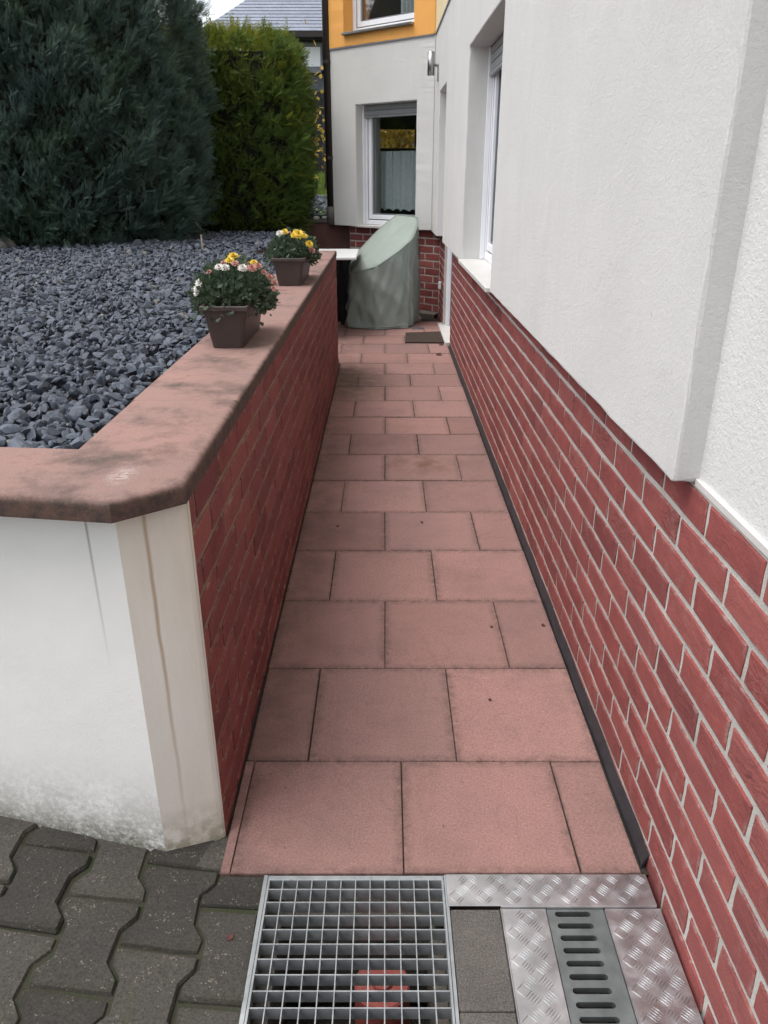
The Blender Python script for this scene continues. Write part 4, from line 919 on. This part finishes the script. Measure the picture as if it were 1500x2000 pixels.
fl = [(*at(456, 501, 2.68), .022, 'fy'), (*at(448, 509, 2.64), .018, 'fy'), (*at(496, 514, 2.66), .018, 'fy'), (*at(428, 522, 2.60), .018, 'fw'), (*at(440, 523, 2.58), .017, 'fw'), (*at(474, 524, 2.60), .020, 'fw'),
      (*at(459, 515, 2.62), .016, 'fp'), (*at(492, 524, 2.60), .019, 'fp'), (*at(504, 520, 2.64), .018, 'fp'), (*at(437, 514, 2.66), .014, 'fp'), (*at(526, 541, 2.66), .018, 'fp'), (*at(536, 553, 2.68), .017, 'fp'), (*at(515, 532, 2.64), .013, 'fp'),
      (*at(389, 552, 2.60), .017, 'fw'), (*at(385, 563, 2.58), .016, 'fw'), (*at(384, 572, 2.58), .014, 'fw'), (*at(480, 512, 2.72), .013, 'fp'), (*at(534, 564, 2.64), .014, 'fp'), (*at(408, 531, 2.62), .012, 'fp')]
flower_box('near brown flower box with white, pink and yellow chrysanthemums', -.590, -.447, 2.52, 2.93, .9, 3, fl, (.138, .22, .152))
fl2 = [(*at(556, 453, 4.18), .022, 'fy'), (*at(583, 458, 4.16), .034, 'fy'), (*at(578, 453, 4.2), .02, 'fy'), (*at(604, 477, 4.2), .026, 'fy'), (*at(595, 461, 4.16), .018, 'fy'), (*at(546, 456, 4.15), .022, 'fw'), (*at(573, 460, 4.12), .018, 'fy'), (*at(609, 489, 4.2), .022, 'fp'), (*at(565, 455, 4.3), .015, 'fp')]
flower_box('far brown flower box with mostly yellow chrysanthemums', -.575, -.415, 4.10, 4.6, .9, 5, fl2, (.135, .25, .14))

# ------------------------------------------------------------------ grating, plates and drain in the foreground
shaft = mesh('light_shaft', [(x, y, z) for z in (-.07, -.42) for x, y in ((-.252, .66), (.123, .66), (.123, 1.222), (-.252, 1.222))], [(0, 1, 5, 4), (1, 2, 6, 5), (2, 3, 7, 6), (3, 0, 4, 7), (4, 5, 6, 7)], 'pit'); shaft['kind'] = 'structure'
MB().box((-.2519, 1.175, -.30), (.1229, 1.2219, -.062)).box((-.2519, .661, -.30), (-.225, 1.175, -.062)).box((.096, .661, -.30), (.1229, 1.175, -.062)).build('ledge', 'concrete', shaft)
gt = thing('metal_grating', 'galvanised steel grid grating over the drain shaft', 'grating', (-.065, .95, 0))
gx0, gx1, gy0, gy1 = -.2575, .1285, .655, 1.2365
MB().box((gx0, gy1-.012, -.03), (gx1, gy1, .002), .0012).box((gx0, gy0, -.03), (gx1, gy0+.012, .002), .0012).box((gx0, gy0+.012, -.03), (gx0+.0045, gy1-.012, .002)).box((gx1-.0045, gy0+.012, -.03), (gx1, gy1-.012, .002)).build('frame', 'galv', gt)
MB().box((gx0-.010, gy0, -.036), (gx0-.0015, gy1+.002, .0005)).build('angle_frame', 'galv', gt); MB().box((gx1+.0015, gy0, -.036), (gx1+.008, gy1+.002, .0005)).build('angle_frame', 'galv', gt)
y = 1.201
bar_me = None
while y > .68:
    if bar_me is None: ob = box('bearing_bar', (gx0+.005, y-.0012, -.029), (gx1-.005, y+.0012, .0012), 'galv', gt); bar_me = ob.data; y_0 = y
    else: ob = bpy.data.objects.new('bearing_bar', bar_me); link(ob, gt); ob.location = (0, y-y_0, 0); ob.matrix_parent_inverse = Matrix.Translation(-Vector(gt.location))
    y -= .0325
for k in range(11):
    xx = -.224 + .0319*k; MB().box((xx-.0011, gy0+.012, -.010), (xx+.0011, gy1-.012, .0014)).build('cross_bar', 'galv', gt)
rc = thing('red_pipe_cap', 'faded red plastic pipe cap at the bottom of the drain shaft', 'pipe cap', (-.007, 1.0, -.2))
MB().tube([(-.006, 1.075, -.42), (-.006, 1.075, -.125), (-.006, 1.075, -.12)], [.058, .058, .054], 28).build('cap', 'red_pl', rc)
MB().tube([(-.006, 1.075, -.1199), (-.006, 1.075, -.112), (-.006, 1.075, -.1118)], [.022, .020, .012], 20).build('knob', 'red_pl', rc)
n = 260; P = np.column_stack([RNG.uniform(-.22, .09, n), RNG.uniform(.68, 1.17, n), np.full(n, -.415)])
tag(stones('grit', P, RNG.uniform(.004, .014, n), 1, 'leaf_dry'), 'brown leaf litter and grit on the floor of the drain shaft', 'grit', kind='stuff')
def quintets(b, x0, x1, y0, y1, z, inside=lambda x, y: True):
    p = .0305; nx = int((x1-x0)/p)+2; ny = int((y1-y0)/p)+2
    for i in range(nx):
        for j in range(ny):
            cx, cy = x0 + (i+.1)*p, y1 - (j+.35)*p; sg = 1 if (i+j) % 2 == 0 else -1; a = R(-42)*sg if sg > 0 else R(48); a = R(-45) if sg > 0 else R(45)
            dx, dy = math.cos(a), math.sin(a); nx_, ny_ = -dy, dx
            for k in range(-2, 3):
                if sg < 0 and abs(k) > 2: continue
                mx, my = cx + nx_*k*.0056, cy + ny_*k*.0056; hl, hw = .0135, .0012
                P = [(mx-dx*hl, my-dy*hl), (mx-nx_*hw, my-ny_*hw), (mx+dx*hl, my+dy*hl), (mx+nx_*hw, my+ny_*hw)]
                if not all(x0+.001 < q[0] < x1-.001 and y0+.001 < q[1] < y1-.001 for q in P): continue
                b.add([(q[0], q[1], z-.0002) for q in P] + [(mx-dx*hl*.35, my-dy*hl*.35, z+.0015), (mx+dx*hl*.35, my+dy*hl*.35, z+.0015)], [(0, 1, 4), (1, 2, 5, 4), (2, 3, 5), (3, 0, 4, 5)])
    return b
def plate(label, x0, x1, y0, y1, z, folds):
    t = thing('checker_plate', label, 'tread plate', ((x0+x1)/2, (y0+y1)/2, 0), 'aluminium tread plates')
    b = MB().box((x0, y0, z-.003), (x1, y1, z), .0006)
    for a, c in folds: b.box(a, c, .0006)
    b.build('plate', 'alu', t); quintets(MB(), x0, x1, y0, y1, z).build('tread_bars', 'alu', t, kind='stuff')
plate('aluminium tread plate lying crosswise against the pink slabs', .1335, .577, 1.1575, 1.238, .004, [((.245, 1.1545, -.02), (.575, 1.1572, .0042))])
plate('aluminium tread plate left of the slotted drain cover', .2465, .3395, .50, 1.1535, .001, [((.2436, .50, -.02), (.2463, 1.1535, .0018))])
plate('aluminium tread plate between the drain cover and the brick wall', .4655, .5825, .50, 1.1535, .001, [((.4630, .50, -.02), (.4653, 1.150, .0018))])
# slotted cover
dc = thing('slotted_drain_cover', 'grey slotted channel drain cover between the tread plates', 'drain cover', (.4, .85, 0))
bm = bmesh.new(); cx0, cx1, cy0, cy1 = .3415, .4615, .50, 1.1535
def loop(pts): 
    vs = [bm.verts.new(p) for p in pts]; return [bm.edges.new((vs[i], vs[(i+1) % len(vs)])) for i in range(len(vs))]
ed = loop([(cx0, cy0, -.002), (cx1, cy0, -.002), (cx1, cy1, -.002), (cx0, cy1, -.002)]); y = 1.142
while y > .53:
    r_ = .0062; xa, xb = .3575+r_, .4325-r_; ed += loop([(xa + r_*math.cos(R(q)), y + r_*math.sin(R(q)), -.002) for q in range(90, 271, 30)] + [(xb + r_*math.cos(R(q)), y + r_*math.sin(R(q)), -.002) for q in range(-90, 91, 30)]); y -= .0277
res = bmesh.ops.triangle_fill(bm, use_beauty=True, use_dissolve=False, edges=ed)
fs = [f for f in res['geom'] if isinstance(f, bmesh.types.BMFace)]
if sum(f.normal.z for f in fs) < 0: bmesh.ops.reverse_faces(bm, faces=fs)
ex = bmesh.ops.extrude_face_region(bm, geom=fs); 
for v in ex['geom']:
    if isinstance(v, bmesh.types.BMVert): v.co.z -= .014
bmesh.ops.recalc_face_normals(bm, faces=bm.faces)
MB().bm(bm).build('cover', 'galv_d', dc)
chn = mesh('drain_channel', [(x, y, z) for z in (-.016, -.15) for x, y in ((.352, .5), (.45, .5), (.45, 1.15), (.352, 1.15))], [(0, 1, 5, 4), (1, 2, 6, 5), (2, 3, 7, 6), (3, 0, 4, 7), (4, 5, 6, 7)], 'pit'); chn['kind'] = 'structure'
tag(mesh('forecourt', [(.10, 1.15, -.045), (.6, 1.15, -.045), (.6, 1.245, -.045), (.10, 1.245, -.045)], [(0, 1, 2, 3)], 'concrete'), kind='structure')
for i, (a, b_) in enumerate(((.936, 1.152), (.72, .934), (.50, .718))):
    tag(box('concrete_block', (.1385, a, -.06), (.2425, b_, .0005), 'agg', None, .002), ['grey washed concrete block beside the grating, nearest the crosswise plate', 'grey washed concrete block beside the grating at the lower picture edge', 'grey washed concrete block nearest the camera beside the grating'][i], 'block')

# ------------------------------------------------------------------ small loose things
def leaf(x, y, s, label, rz, z=.002):
    V = []; n = 7
    for i in range(n):
        t = i/(n-1); wd = math.sin(math.pi*min(1, t*1.05))**.8*.42; V += [((t-.5)*s, -wd*s, .10*s*abs(math.sin(t*5))+.12*s*t), ((t-.5)*s, 0, .02*s+.1*s*t*t), ((t-.5)*s, wd*s, .16*s*t+.07*s)]
    M = Matrix.Translation((x, y, z)) @ Matrix.Rotation(rz, 4, 'Z')
    tag(mesh('dry_leaf', [M @ Vector(v) for v in V], [(3*i+k, 3*i+k+1, 3*i+k+4, 3*i+k+3) for i in range(n-1) for k in range(2)], 'leaf_dry', None, True), label, 'leaf', 'dry leaves on the path')
leaf(.468, 6.66, .06, 'curled dark dry leaf on the slabs before the doormat', .6)
leaf(.515, 7.09, .06, 'flat dark dry leaf at the near edge of the doormat', 2.2)
leaf(.366, 2.26, .013, 'tiny brown leaf scrap in the middle of the third near slab row', 1.1)
leaf(.545, 2.27, .016, 'small red brown leaf scrap against the black edging strip', 1.5)
leaf(.31, 1.86, .011, 'tiny dark leaf scrap on the second near slab row', .3)
leaf(.165, 3.13, .017, 'small dark leaf scrap on the middle of the path', 2.)
leaf(-.21, 3.09, .016, 'small dark leaf scrap near the left garden wall', .4)
leaf(-.315, 1.085, .016, 'small brown leaf scrap on a grey paver beside the grating', .9)
V0, F0 = ico(3); q = 1 + .12*np.sin(V0[:, :1]*5) + .1*np.sin(V0[:, 1:2]*7+1)
tag(mesh('rock', [(-3.22+v[0]*.15, 6.75+v[1]*.11, .885+v[2]*.075) for v in V0*q], F0, 'rock'), 'rounded grey rock on the gravel below the cypress', 'rock')
tag(MB().tube([(-1.50, 6.66, .84), (-1.506, 6.67, .985)], .008, 6).build('stake', 'stake'), 'short pale wooden stake in the gravel before the hedge', 'stake')
